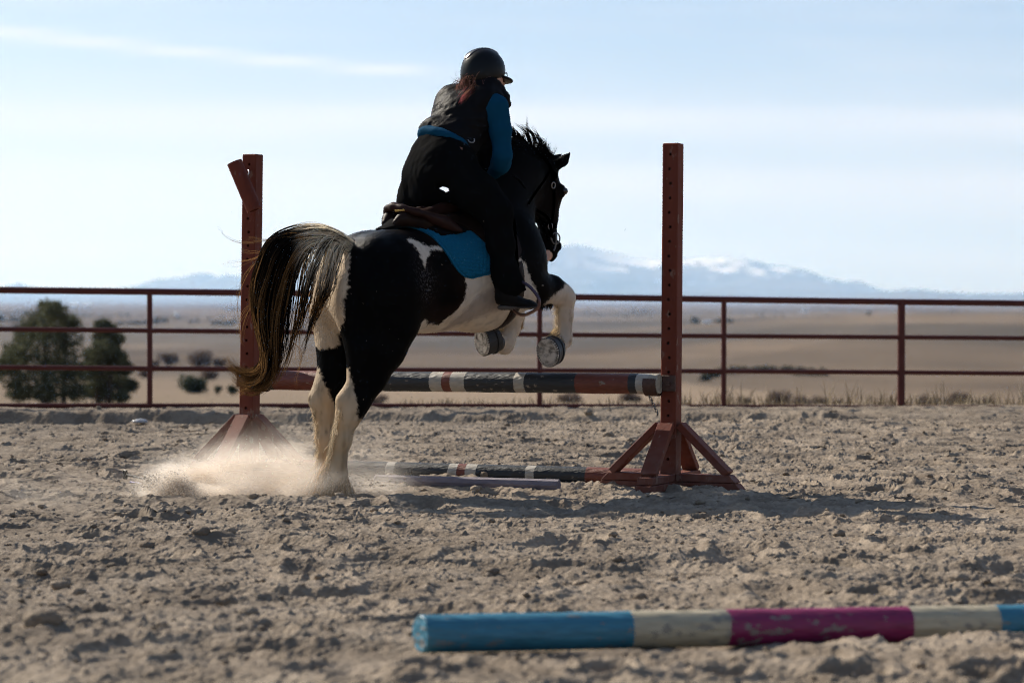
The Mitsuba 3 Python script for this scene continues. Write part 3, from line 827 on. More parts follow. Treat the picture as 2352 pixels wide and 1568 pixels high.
def patches(v, k0):
    """Where the hair is white; k0 shifts the raggedness of the edges from hair to hair."""
    q = v - CP
    fur = 0.026 * np.stack([meshkit.noise(v * [210, 210, 75] + k0 * 7.7, k) - 0.5 for k in (41, 42, 43)], -1)
    wob = fur + 0.022 * np.stack([meshkit.fbm(v * 60, 2, k) - 0.5 for k in (1, 2, 3)], -1) + 0.02 * np.stack([meshkit.fbm(v * 14, 2, k) - 0.5 for k in (4, 5, 6)], -1)
    s, h, l = ((q + wob) @ TF), ((q + wob) @ TU), ((q + wob) @ HL)
    X, Y, Z = (v + wob).T
    white = np.zeros(len(v), bool)
    right = l < 0.0
    belly = [(0.0, -0.6), (0.045, -0.207), (0.081, -0.204), (0.126, -0.241), (0.213, -0.26), (0.249, -0.233), (0.305, -0.19), (0.338, -0.142), (0.346, -0.103), (0.338, 0.0), (0.497, 0.01), (0.56, 0.02), (0.679, 0.02),
             (0.756, -0.049), (0.801, -0.163), (0.846, -0.252), (0.84, -0.6)]
    white |= inside(belly, s, h) & (l < 0.12)
    white |= inside([(0.045, -0.26), (0.84, -0.26), (0.84, -0.6), (0.0, -0.6)], s, h)
    white |= inside([(0.1, -0.1), (0.3, 0.1), (0.55, 0.0), (0.5, -0.4), (0.1, -0.4)], s, h) & (l > 0.1)
    croup = [(0.045, 0.217), (0.085, 0.229), (0.148, 0.187), (0.195, 0.157), (0.244, 0.155), (0.275, 0.14), (0.275, 0.091), (0.245, 0.122), (0.189, 0.128), (0.14, 0.099), (0.115, 0.075), (0.106, 0.0), (0.085, 0.075), (0.09, 0.12), (0.075, 0.170)]
    white |= contains_xy(Polygon(croup).buffer(0).buffer(-0.008), s, h) & right
    # hind quarters round the dock and the inner thighs
    lim = np.interp(h, [-0.30, -0.25, -0.20, -0.16, -0.13, 0.0, 0.09, 0.17, 0.20, 0.23], [0.12, 0.04, -0.01, -0.07, -0.115, -0.14, -0.135, -0.117, -0.09, 0.0])
    white |= (s < -0.16) & (h > -0.275 + 0.05 * np.clip(l, 0, 1)) & (l > lim) & (h < 0.235) & (l < 0.30)
    dark_spots = (s < -0.2) & (l > 0.135) & (h < 0.02) & (h > -0.16) & (meshkit.fbm(v * 16, 3, 8) > 0.5)
    white &= ~dark_spots
    white[(s < 0.03) & (h < -0.2) & (s > -0.28)] = False
    hindR = (X < -0.60) & (l < 0.0) & (Z < np.clip(0.60 - (X + 0.807) * 4.2, 0.4, 0.66)) & (s < 0)
    hindL = (X < -0.60) & (l >= 0.0) & (Z < np.clip(0.645 - (X + 0.98) * 2.2, 0.43, 0.66)) & (s < 0)
    white |= hindR | hindL
    white |= (X > 0.14) & (Y > 13.9) & (Z < 1.008 + 0.9 * (X - 0.20)) & (Z < 1.12) & (Y < 14.4)
    white |= (Z < 0.985) & (Y > 14.24) & (X < 0.13)
    return white


def coat(v):
    q = v - CP; s, h, l = q @ TF, q @ TU, q @ HL; X, Y, Z = v.T; right = l < 0
    W = meshkit.fbm(v * 45, 3, 5)[:, None] - 0.5
    white = np.mean([patches(v, k) for k in range(4)], axis=0)[:, None]
    chin = (np.linalg.norm((v - at(1250, 588, 14.39)) * [1, 1, 1], axis=1) < 0.045) & (Z < 1.275)
    blackc = np.array([0.0030, 0.0028, 0.0029]); brown = np.array([0.019, 0.010, 0.007])
    t = np.clip((meshkit.fbm(v * 4.5, 3, 12) - 0.42) * 3.5, 0, 1)[:, None] * (np.clip(s / 0.25, 0, 1) * (0.2 + 0.8 * np.clip((0.75 - s) / 0.2, 0, 1)))[:, None] * 0.85
    c = blackc * (1 - t) + brown * t
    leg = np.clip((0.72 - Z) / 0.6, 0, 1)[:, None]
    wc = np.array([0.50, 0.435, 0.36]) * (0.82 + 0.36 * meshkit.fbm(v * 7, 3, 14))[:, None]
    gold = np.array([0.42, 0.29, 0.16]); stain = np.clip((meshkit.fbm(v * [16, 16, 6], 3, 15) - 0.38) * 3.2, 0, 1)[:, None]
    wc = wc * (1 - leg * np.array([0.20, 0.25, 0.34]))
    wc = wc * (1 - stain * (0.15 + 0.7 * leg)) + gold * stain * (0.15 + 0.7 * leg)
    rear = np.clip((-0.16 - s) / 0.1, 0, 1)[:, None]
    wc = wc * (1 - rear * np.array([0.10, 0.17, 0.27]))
    # the clipped skin along the ribs shows mauve through the coat
    clip = ndimage_soft(inside, [(0.22, -0.36), (0.30, -0.25), (0.40, -0.155), (0.52, -0.12), (0.62, -0.13), (0.64, -0.24), (0.52, -0.262), (0.38, -0.285), (0.25, -0.32)], s, h, v)[:, None] * (l < 0.05)[:, None]
    wc = wc * (1 - 0.58 * clip) + np.array([0.17, 0.14, 0.135]) * 0.58 * clip
    grey = np.exp(-((s - 0.075) / 0.06) ** 2 - ((h - 0.0) / 0.09) ** 2) * right
    c = c + np.array([0.11, 0.105, 0.105]) * (np.clip(meshkit.noise(v * [260, 260, 110], 44) * 2.2 - 1.2, 0, 1) * grey * 1.3)[:, None]
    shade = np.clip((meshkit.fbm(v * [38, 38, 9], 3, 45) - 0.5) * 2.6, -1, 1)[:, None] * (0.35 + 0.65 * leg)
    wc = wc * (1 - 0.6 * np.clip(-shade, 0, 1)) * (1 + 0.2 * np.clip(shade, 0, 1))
    dk = np.clip((meshkit.fbm(v * [34, 34, 12], 4, 46) - 0.60) * 5, 0, 1)[:, None] * np.clip((0.62 - Z) / 0.1, 0, 1)[:, None] * np.clip((Z - 0.26) / 0.1, 0, 1)[:, None]
    wc = wc * (1 - 0.75 * dk) + np.array([0.035, 0.025, 0.018]) * 0.75 * dk
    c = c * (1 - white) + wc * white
    c = np.where(chin[:, None], np.array([0.50, 0.34, 0.28]) * (0.8 + 0.4 * W + 0.2), c)
    dirt = np.clip((0.22 - Z) / 0.2, 0, 1)[:, None] * np.clip(meshkit.fbm(v * 30, 3, 18) * 2.4 - 0.5, 0, 1)[:, None]
    c = c * (1 - 0.6 * dirt) + np.array([0.27, 0.21, 0.155]) * 0.6 * dirt
    return np.clip(c, 0.003, 0.9)


VC = {'type': 'mesh_attribute', 'name': 'vertex_color'}
def hair_relief(p, n, uv):
    return noise(p.x * 330 + p.z * 90, p.y * 330, p.z * 120) * 0.6 + noise(p.x * 120, p.y * 120, p.z * 60) * 0.4


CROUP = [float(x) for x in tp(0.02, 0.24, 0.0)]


def croup_glint(p, n, uv):
    """Extra gloss added over croup and loins to bring out a sun glint; duller elsewhere."""
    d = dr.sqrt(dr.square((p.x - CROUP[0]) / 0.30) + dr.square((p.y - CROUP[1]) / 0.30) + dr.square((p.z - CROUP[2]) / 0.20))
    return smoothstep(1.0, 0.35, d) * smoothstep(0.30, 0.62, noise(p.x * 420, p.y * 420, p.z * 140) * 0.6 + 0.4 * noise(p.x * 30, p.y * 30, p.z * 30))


scene['coat'] = {'type': 'blendbsdf', 'weight': proc(croup_glint),
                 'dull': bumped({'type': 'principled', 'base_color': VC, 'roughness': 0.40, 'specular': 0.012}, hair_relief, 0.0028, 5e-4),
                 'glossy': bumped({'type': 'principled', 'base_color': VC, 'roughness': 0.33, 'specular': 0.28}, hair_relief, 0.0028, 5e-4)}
scene['hair'] = {'type': 'principledthin', 'base_color': VC, 'roughness': 0.45, 'diff_trans': 0.9, 'eta': 1.12}
horse = thing('horse', 'black and white piebald horse leaping over the striped pole with a rider up', 'horse')
fine = trimesh.Trimesh(*trimesh.remesh.subdivide(horse_mesh.vertices, horse_mesh.faces), process=False)
fine = trimesh.Trimesh(fine.vertices + 0.0, fine.faces, process=False)
# muscle and coat relief
fine.vertices = fine.vertices + fine.vertex_normals * (0.006 * (meshkit.fbm(fine.vertices * 9, 3, 30) - 0.5) + 0.0022 * (meshkit.fbm(fine.vertices * 70, 2, 31) - 0.5))[:, None]
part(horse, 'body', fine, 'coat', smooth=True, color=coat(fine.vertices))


# ------------------------------------------------------------------ hair
def hair(paths, radius, colors):
    """Strands (n, m, 3) as thin tapered blades in one mesh, each turned its own way; colors (n, m, 3)."""
    P = np.asarray(paths, float); n, m, _ = P.shape
    t = np.gradient(P, axis=1); t /= np.linalg.norm(t, axis=2, keepdims=True) + 1e-9
    a = np.cross(t, np.random.default_rng(n).normal(0, 1, (n, 1, 3)) * [0.7, 1.0, 0.7]); a /= np.linalg.norm(a, axis=2, keepdims=True) + 1e-9
    taper = np.clip(1.0 - np.linspace(0, 1, m) ** 4, 0.08, 1) * np.clip(np.linspace(0.5, 6, m), 0, 1)
    r = (np.broadcast_to(radius, (n,))[:, None] * taper[None])[..., None]
    v = np.stack([P - a * r, P + a * r], 2)
    i = np.arange(m - 1); q = np.stack([2 * i, 2 * i + 1, 2 * i + 3, 2 * i + 2], -1)
    f = np.vstack([q[:, [0, 1, 2]], q[:, [0, 2, 3]]])
    F = (f[None] + (np.arange(n) * m * 2)[:, None, None]).reshape(-1, 3)
    return trimesh.Trimesh(v.reshape(-1, 3), F, process=False), np.repeat(colors.reshape(-1, 3), 2, axis=0)


def wave(P, r, amp, freq):
    """Lets each strand wander sideways, more towards its tip."""
    n, m, _ = P.shape; s = np.linspace(0, 1, m)[None, :, None]
    ph = r.random((n, 1, 3)) * 6.28; fr = freq * (0.6 + 0.8 * r.random((n, 1, 3)))
    return P + amp * s ** 1.2 * (np.sin(s * fr + ph) - np.sin(ph)) * (0.4 + r.random((n, 1, 1)))


def tail_strands():
    r = np.random.default_rng(42)
    G = [[(797, 562), (735, 533), (680, 536), (622, 560), (592, 615), (580, 680), (594, 755), (606, 812), (596, 850), (560, 856), (530, 836), (518, 812)],
         [(797, 563), (735, 538), (685, 542), (643, 562), (614, 628), (598, 710), (608, 780), (615, 832), (600, 864), (566, 873), (538, 856), (524, 830)],
         [(797, 564), (738, 541), (690, 550), (658, 585), (634, 655), (621, 740), (624, 808), (621, 850), (598, 878), (568, 887), (542, 872), (528, 850)],
         [(797, 565), (742, 544), (700, 560), (672, 610), (654, 690), (641, 770), (636, 826), (625, 864), (600, 888), (570, 894), (548, 885), (535, 868)],
         [(798, 566), (748, 548), (715, 575), (694, 640), (683, 710), (670, 770), (655, 815), (642, 850), (625, 872), (600, 886)],
         [(799, 567), (758, 552), (734, 590), (716, 650), (706, 710), (690, 770), (680, 810), (672, 845), (668, 870), (664, 880)],
         [(800, 568), (775, 565), (760, 600), (750, 640), (738, 685), (722, 720), (708, 760), (700, 790), (696, 815), (694, 830)],
         [(802, 570), (790, 580), (782, 615), (776, 650), (768, 680), (756, 700), (745, 715), (738, 730), (732, 740), (728, 748)]]
    dep = [13.36, 13.32, 13.27, 13.22, 13.18, 13.15, 13.14, 13.14, 13.14, 13.15, 13.17, 13.2]
    dep2 = [13.36, 13.31, 13.25, 13.21, 13.20, 13.20, 13.20, 13.20, 13.20, 13.20]
    g3 = []
    for k, g in enumerate(G):
        w = k / (len(G) - 1)
        g3.append(curve([at(u, v, dep[i] * (1 - w) + dep2[min(i, 9)] * w) for i, (u, v) in enumerate(g)], 40))
    g3 = np.array(g3)
    paths, cols, rad = [], [], []

    def at_guide(x):
        i = int(np.clip(math.floor(x), 0, len(G) - 2)); t = x - i
        return g3[i] * (1 - t) + g3[i + 1] * t
    nl = 84
    for L in range(nl):
        x = 6.9 * (L / nl) ** 1.75 + 0.10 * r.normal()
        x = float(np.clip(x, 0, 6.99))
        if 1.9 < x < 5.6 and r.random() < 0.42: continue
        base = at_guide(x) + np.array([0, r.normal(0, 0.035), 0]) * np.linspace(0.3, 1, 40)[:, None]
        s = np.linspace(0, 1, 40)[:, None]
        base = base + 0.016 * s ** 1.1 * (np.sin(s * (4 + 6 * r.random(3)) + 6.28 * r.random(3)))
        base[:, 2] += 0.010 * r.normal()
        cut = (0.93 + 0.07 * r.random() if r.random() < 0.7 else 0.55 + 0.35 * r.random()) if x < 3.4 else 0.55 + 0.45 * r.random()
        dark = r.random(); thick = 0.75 + 0.6 * r.random()
        ns = 22 if x < 3.4 else 15
        for _ in range(ns):
            off = r.normal(0, 1, 3) * [0.0085, 0.011, 0.007] * thick
            spread = np.clip(np.interp(s[:, 0], [0, 0.12, 0.38, 0.85, 1], [1.4, 1.8, 0.42, 0.34, 0.9]), 0, 2)[:, None]
            e = cut * (0.86 + 0.16 * r.random())
            p = base + off * spread
            ss = np.linspace(0.0, min(e, 1.0), 40)
            p = np.stack([np.interp(ss, s[:, 0], p[:, i]) for i in range(3)], -1)
            paths.append(p); rad.append(0.0016 + 0.0012 * r.random())
            root = np.array([0.76, 0.66, 0.51]) * (0.7 + 0.5 * r.random()); blk = np.array([0.007, 0.006, 0.0055]); ging = np.array([0.17, 0.092, 0.037]); tip = np.array([0.21, 0.11, 0.042])
            # the dock's upper half carries cream hair, which turns golden and then dark on its way down
            al = np.linspace(0, e, 40)
            px = p[:, 0] * FL / p[:, 1] + CU; pz = p[:, 2]
            d = np.clip(dark + 0.22 * r.normal(), 0, 1)
            w = np.clip((px - 672) / 40, 0, 1) * np.clip((pz - 1.02) / 0.20, 0, 1) * (1.0 if d > 0.22 else 0.12)
            mid = blk if d < 0.50 else ging * (0.45 + 0.8 * r.random())
            g = np.clip((al - 0.30) * 4, 0, 1)[:, None]
            c = (blk * 1.3) * (1 - g) + mid * g
            if x > 2.5: c = ging * (0.5 + 0.6 * r.random()) * (1 - 0.5 * g) + mid * 0.5 * g if d > 0.4 else c
            c = c * (1 - w[:, None]) + root * w[:, None]
            k = np.clip((al - 0.72) * 3.4, 0, 1)[:, None] * (0.85 if x < 4 else 0.3)
            cols.append(c * (1 - k) + tip * (0.4 + 0.8 * r.random()) * k)
    P = wave(np.array(paths), r, 0.009, 15)
    # strays flung out behind
    st = []
    for pts in ([(720, 545), (650, 545), (600, 556), (555, 555), (520, 540), (502, 514)], [(700, 545), (640, 560), (590, 590), (550, 604), (505, 610)], [(690, 545), (640, 550), (610, 552), (585, 548), (560, 556)],
                [(670, 560), (620, 575), (580, 580), (545, 574)], [(640, 600), (590, 640), (570, 700), (556, 760)], [(640, 650), (585, 690), (562, 740), (560, 800)], [(700, 700), (720, 720), (738, 730)],
                [(600, 840), (560, 850), (535, 840), (520, 812)], [(610, 860), (585, 880), (560, 895), (540, 903)], [(600, 865), (570, 884), (550, 905), (540, 912)], [(700, 700), (690, 760), (686, 830), (692, 850)],
                [(640, 780), (690, 820), (680, 870), (684, 895)], [(595, 600), (560, 640), (545, 690), (548, 740)], [(600, 690), (560, 720), (548, 760), (552, 790)]):
        for _ in range(5):
            st.append(curve([at(u + r.normal(0, 3), v + r.normal(0, 3), 13.2) for u, v in pts], 40))
    P2 = np.array(st)
    C2 = np.repeat((np.array([0.26, 0.14, 0.055]) * (0.3 + 1.0 * r.random((len(P2), 1))))[:, None], 40, 1)
    return np.vstack([P, P2]), np.r_[rad, np.full(len(P2), 0.0008)], np.vstack([np.array(cols), C2])


tp_, tr_, tc_ = tail_strands()
tm, tcol = hair(tp_, tr_, tc_)
tail_key = part(horse, 'tail', tm, 'hair', smooth=True, color=np.clip(tcol, 0.004, 0.8), label='long dark tail with cream root and ginger ends streaming behind')
dock = tube(curve([at(808, 566, 13.44), at(775, 553, 13.38), at(740, 549, 13.33), at(705, 552, 13.29), at(680, 566, 13.26)], 16), np.linspace(0.040, 0.012, 16), 12)
part(horse, 'tail_dock', dock, {'type': 'principled', 'base_color': rgb(0.10, 0.085, 0.07), 'roughness': 0.7}, smooth=True)


def tufts(roots, dirs, length, n, seed, spread, color, rad, wavy, m=14, grav=0.0):
    """n strands from points jittered round the roots, each following its root's direction."""
    r = np.random.default_rng(seed); roots, dirs = np.asarray(roots, float), np.asarray(dirs, float)
    x = r.random(n) * (len(roots) - 1); i = np.floor(x).astype(int); t = (x - i)[:, None]
    R = roots[i] * (1 - t) + roots[np.minimum(i + 1, len(roots) - 1)] * t + r.normal(0, 1, (n, 3)) * spread
    D = dirs[i] * (1 - t) + dirs[np.minimum(i + 1, len(roots) - 1)] * t; D = D / np.linalg.norm(D, axis=1, keepdims=True) + r.normal(0, 0.22, (n, 3))
    s = np.linspace(0, 1, m)[None, :, None]
    L = np.broadcast_to(length, (n,))[:, None, None] * (0.5 + 0.6 * r.random((n, 1, 1)))
    P = R[:, None] + D[:, None] * L * s + np.array([0, 0, -grav]) * (s * s) * L
    P = wave(P, r, wavy, 7)
    C = np.asarray(color) * (0.5 + 0.8 * r.random((n, 1)))
    return hair(P, rad * (0.7 + 0.6 * r.random(n)), np.repeat(C[:, None], m, 1))


# mane: the crest's hair thrown up by the leap
cr_pts = [at(u, v, y) for u, v, y in ((1172, 322, 14.22), (1190, 327, 14.26), (1205, 336, 14.3), (1222, 343, 14.33), (1240, 352, 14.36), (1252, 358, 14.38))]
parts_ = []
r5 = np.random.default_rng(3)
for k in range(34):
    w = r5.random(); i = min(int(w * 5), 4); t = w * 5 - i
    root = cr_pts[i] * (1 - t) + cr_pts[i + 1] * t + np.array([0, 0, -0.012])
    big = 1.75 if 0.42 < w < 0.80 else 1.1
    ends = np.array([[0, 0, 0], [0.004 + 0.01 * r5.normal(), 0.01 * r5.normal(), 0.03], [-0.012 + 0.014 * r5.normal(), 0.012 * r5.normal(), 0.058], [-0.034 + 0.014 * r5.normal(), 0.012 * r5.normal(), 0.082 + 0.014 * r5.normal()]]) * big
    g = curve(root + ends, 14); n = 13
    off = r5.normal(0, 0.006, (n, 1, 3)) * np.linspace(1.4, 0.35, 14)[None, :, None]
    cutl = (0.6 + 0.4 * r5.random((n, 1)))
    P = np.stack([np.stack([np.interp(np.linspace(0, c[0], 14), np.linspace(0, 1, 14), g[:, a]) for a in range(3)], -1) for c in cutl]) + off
    parts_.append(hair(wave(P, r5, 0.004, 9), 0.0014 + 0.0008 * r5.random(n), np.repeat((np.array([0.005, 0.0045, 0.0045]) * (0.6 + 1.2 * r5.random((n, 1))))[:, None], 14, 1)))
low = tufts([p + np.array([0, -0.03, -0.02]) for p in cr_pts], [[0.2, -0.5, 0.2]] * 6, 0.10, 420, 11, [0.012, 0.02, 0.012], (0.004, 0.0036, 0.0036), 0.0011, 0.008, grav=0.5)
fore = tufts([at(1258, 360, 14.40), at(1268, 366, 14.42)], [[-0.35, 0, 1.0]] * 2, 0.075, 130, 12, [0.006, 0.012, 0.004], (0.006, 0.005, 0.005), 0.0012, 0.010)
allp = parts_ + [low, fore]
part(horse, 'mane', join([p[0] for p in allp]), 'hair', smooth=True, color=np.vstack([p[1] for p in allp]))

# feathers on the legs
CRM, GLD, DRK = (0.50, 0.41, 0.29), (0.40, 0.26, 0.13), (0.015, 0.012, 0.011)
B_ = unit(-HF); DN = np.array([0, 0, -1.0])
fe = [
    tufts([at(782, 935, 13.28), at(768, 985, 13.28), at(760, 1030, 13.27), at(752, 1062, 13.27)], [B_ * 0.35 + DN] * 4, 0.05, 260, 21, [0.006, 0.012, 0.01], CRM, 0.0012, 0.004),
    tufts([at(752, 1066, 13.26), at(750, 1085, 13.26), at(756, 1100, 13.27), at(766, 1108, 13.27)], [B_ * 0.7 + DN] * 4, 0.11, 560, 22, [0.010, 0.014, 0.012], GLD, 0.0013, 0.006, grav=0.5),
    tufts([at(778, 1096, 13.27), at(790, 1102, 13.28), at(798, 1108, 13.30)], [DN + HF * 0.1] * 3, 0.06, 220, 23, [0.010, 0.010, 0.010], GLD, 0.0012, 0.004, grav=0.4),
    tufts([at(722, 930, 13.49), at(728, 985, 13.48), at(731, 1040, 13.47), at(736, 1075, 13.46)], [B_ * 0.35 + DN] * 4, 0.05, 260, 24, [0.006, 0.012, 0.01], CRM, 0.0012, 0.004),
    tufts([at(736, 1072, 13.45), at(738, 1092, 13.45), at(746, 1106, 13.46)], [B_ * 0.6 + DN] * 3, 0.10, 360, 25, [0.010, 0.014, 0.012], GLD, 0.0013, 0.006, grav=0.5),
    # right fore: back of the cannon and the fetlock tuft over the hoof
    tufts([at(1280, 700, 14.21), at(1280, 722, 14.21), at(1279, 742, 14.21)], [B_ * 0.8 + DN * 0.7] * 3, 0.032, 170, 26, [0.004, 0.01, 0.006], CRM, 0.0010, 0.004),
    tufts([at(1280, 752, 14.21), at(1277, 764, 14.19), at(1283, 776, 14.17), at(1290, 782, 14.16)], [B_ * 0.75 + DN * 0.6] * 4, 0.065, 460, 27, [0.009, 0.012, 0.008], (0.50, 0.38, 0.23), 0.0011, 0.008, grav=0.5),
    tufts([at(1240, 700, 14.0), at(1256, 700, 14.06), at(1270, 697, 14.12)], [B_ * 0.4 + DN] * 3, 0.034, 150, 28, [0.004, 0.01, 0.004], DRK, 0.0011, 0.004),
    # left fore
    tufts([at(1160, 735, 14.40), at(1152, 752, 14.37), at(1146, 768, 14.33)], [B_ * 0.8 + DN * 0.4] * 3, 0.055, 320, 29, [0.007, 0.012, 0.008], (0.52, 0.41, 0.26), 0.0011, 0.007, grav=0.2),
    tufts([at(1310, 690, 14.2), at(1312, 740, 14.2), at(1310, 790, 14.2)], [HF * 0.3 + DN] * 3, 0.022, 90, 34, [0.004, 0.012, 0.008], CRM, 0.0009, 0.002),
    tufts([at(1282, 690, 14.2), at(1270, 694, 14.15)], [DN + B_ * 0.3] * 2, 0.035, 80, 35, [0.005, 0.012, 0.006], CRM, 0.0010, 0.003),
    tufts([at(1200, 736, 14.46), at(1192, 755, 14.44)], [HF * 0.3 + DN] * 2, 0.03, 90, 30, [0.004, 0.01, 0.006], GLD, 0.0010, 0.003),
]
part(horse, 'feather', join([p[0] for p in fe]), 'hair', smooth=True, color=np.clip(np.vstack([p[1] for p in fe]), 0.003, 0.8), label='long cream and golden hair behind the cannons and fetlocks')
# ragged hair along the edges of the white patches is part of the coat; whiskers on the chin
wk = tufts([at(1245, 597, 14.36), at(1262, 601, 14.4)], [[0, -0.2, -1]] * 2, 0.022, 26, 33, [0.006, 0.008, 0.002], (0.05, 0.04, 0.035), 0.0006, 0.002)
part(horse, 'whisker', wk[0], 'hair', smooth=True, color=wk[1], kind='stuff')
for sd in (-1, 1):
    e = at(1277, 440, 14.45) + HL * 0.070 * sd
    part(horse, 'eye', trimesh.creation.icosphere(subdivisions=3, radius=0.019).apply_translation(e), principled((0.01, 0.006, 0.004), 0.08, specular=0.7), smooth=True)

# ------------------------------------------------------------------ rubber boots on the fore hooves
scene['boot_rubber'] = bumped(principled((0.018, 0.018, 0.019), 0.55, specular=0.4), lambda p, n, uv: fbm(p.x * 150, p.y * 150, p.z * 150, 2), 0.0008)


def sole_color(p, n, uv):
    k = fbm(p.x * 55, p.y * 55, p.z * 55, 4)
    return mix((0.16, 0.145, 0.125), (0.44, 0.40, 0.35), smoothstep(0.25, 0.65, k))


scene['dusty_sole'] = bumped(principled(proc(sole_color), 0.9, specular=0.2), lambda p, n, uv: fbm(p.x * 180, p.y * 180, p.z * 180, 2), 0.0015)


def hoof_boot(center, normal, toe, a, b, depth):
    """Boot with its sole at center facing along normal; toe = the direction of the toe; a, b half width and half length."""
    z = unit(normal); y = unit(toe - z * np.dot(toe, z)); x = np.cross(y, z)
    th = np.linspace(0, 2 * np.pi, 61)[:-1]
    prof = np.stack([a * np.sign(np.cos(th)) * np.abs(np.cos(th)) ** 0.9, b * np.sin(th) * np.where(np.sin(th) < 0, 0.92, 1.0)], -1)
    shell = m3.CrossSection([prof.tolist()])
    wall = m3.Manifold.extrude(shell.offset(0.004), depth, 6, 0.0, (0.84, 0.86)).translate([0, -0.0, 0])
    inner = m3.Manifold.extrude(shell.offset(-0.007), depth * 0.9, 2, 0.0, (0.86, 0.88)).translate([0, 0, depth * 0.3])
    band = (m3.Manifold.extrude(shell.offset(0.0075), 0.010) - m3.Manifold.extrude(shell.offset(-0.01), 0.03).translate([0, 0, -0.01])).scale([0.93, 0.94, 1]).translate([0, 0.0, depth * 0.62])
    bt = part(horse, 'hoof_boot', place(tri((wall - inner) + band), x, y, -z, center), 'boot_rubber', smooth=35, label='black rubber hoof boot with a dusty grey treaded sole')
    sole = m3.Manifold.extrude(shell.offset(-0.001), 0.009).translate([0, 0, -0.009])
    frog = m3.Manifold.hull_points([[-0.30 * a, -0.88 * b, -0.02], [0.30 * a, -0.88 * b, -0.02], [0.0, 0.30 * b, -0.02], [-0.30 * a, -0.88 * b, 0], [0.30 * a, -0.88 * b, 0], [0.0, 0.30 * b, 0]])
    hol = []
    for sg in (-1, 1):
        hol.append(m3.Manifold.hull_points([[sg * 0.22 * a, -0.05 * b, q] for q in (-0.02, -0.003)] + [[sg * 0.62 * a, -0.32 * b, q] for q in (-0.02, -0.003)] + [[sg * 0.55 * a, -0.78 * b, q] for q in (-0.02, -0.003)] + [[sg * 0.36 * a, -0.70 * b, q] for q in (-0.02, -0.003)]))
    hol.append(m3.Manifold.cylinder(0.006, 0.11 * a, 0.11 * a, 16).translate([0, 0.42 * b, -0.012]))
    for q in range(26):
        t = math.radians(-40 + 260 * q / 25)
        hol.append(m3.Manifold.cube([0.0055, 0.011, 0.02], True).rotate([0, 0, math.degrees(t) - 90]).translate([0.90 * a * math.cos(t), 0.90 * b * math.sin(t), -0.008]))
    for h_ in hol: sole = sole - h_
    ring = (m3.Manifold.extrude(shell.offset(-0.012), 0.003) - m3.Manifold.extrude(shell.offset(-0.016), 0.01).translate([0, 0, -0.003])).translate([0, 0, -0.0105])
    part(bt, 'sole', place(tri(sole + ring), x, y, -z, center), 'dusty_sole')
    return bt


hoof_boot(at(1259, 808, 14.09), [-0.42, -0.88, -0.16], np.array([0.1, 0.0, -1.0]), 0.064, 0.079, 0.098)
hoof_boot(at(1108, 785, 14.20), [-0.76, -0.60, -0.14], np.array([0.15, -0.1, -1.0]), 0.062, 0.074, 0.098)
# the hoof's own horn and pastern inside each boot
for a_, b_ in ((at(1281, 792, 14.21), at(1268, 803, 14.13)), (at(1146, 788, 14.31), at(1120, 786, 14.235))):
    part(horse, 'hoof', tube([a_, a_ * 0.5 + b_ * 0.5, b_], [0.043, 0.050, 0.052], 20), 'boot_rubber', smooth=True)
# ------------------------------------------------------------------ saddlery
AX_H = -0.05


def wrap(s, th, off=0.0):
    """Points on the trunk's surface at s along and th degrees down from the spine (positive on the right side), off metres proud of it."""
    s, th = np.broadcast_arrays(np.asarray(s, float), np.asarray(th, float)); t = np.radians(th)[..., None]
    A = CP + TF * s[..., None] + TU * AX_H
    D = TU * np.cos(t) + HR * np.sin(t)
    ts = np.linspace(0.12, 0.55, 130)
    val = HB.at(A[..., None, :] + D[..., None, :] * ts[:, None])
    ins = val < 0
    first = np.argmax(~ins, axis=-1); first = np.maximum(first, 1)
    v0 = np.take_along_axis(val, (first - 1)[..., None], -1)[..., 0]; v1 = np.take_along_axis(val, first[..., None], -1)[..., 0]
    r = ts[first - 1] + (ts[1] - ts[0]) * np.clip(-v0 / np.maximum(v1 - v0, 1e-6), 0, 1)
    r = np.minimum(r, 0.42)
    return A + D * (r + off)[..., None]


def shell(S, TH, off, thick):
    """A closed sheet over the grid (S, TH) on the trunk, thick metres deep, its top off metres proud."""
    top = wrap(S, TH, off); bot = wrap(S, TH, np.asarray(off) - thick)
    n0, n1 = S.shape
    v = np.vstack([top.reshape(-1, 3), bot.reshape(-1, 3)]); N = n0 * n1
    i, j = np.meshgrid(np.arange(n0 - 1), np.arange(n1 - 1), indexing='ij'); a = (i * n1 + j).ravel()
    q = np.stack([a, a + 1, a + n1 + 1, a + n1], -1)
    f = [q, q[:, ::-1] + N]
    for line in (np.arange(n1), (n0 - 1) * n1 + np.arange(n1), np.arange(n0) * n1, np.arange(n0) * n1 + n1 - 1):
        e = np.stack([line[:-1], line[1:], line[1:] + N, line[:-1] + N], -1); f.append(e)
    m = trimesh.Trimesh(v, np.vstack([np.vstack([x[:, [0, 1, 2]], x[:, [0, 2, 3]]]) for x in f]), process=False)
    m.fix_normals()
    return m


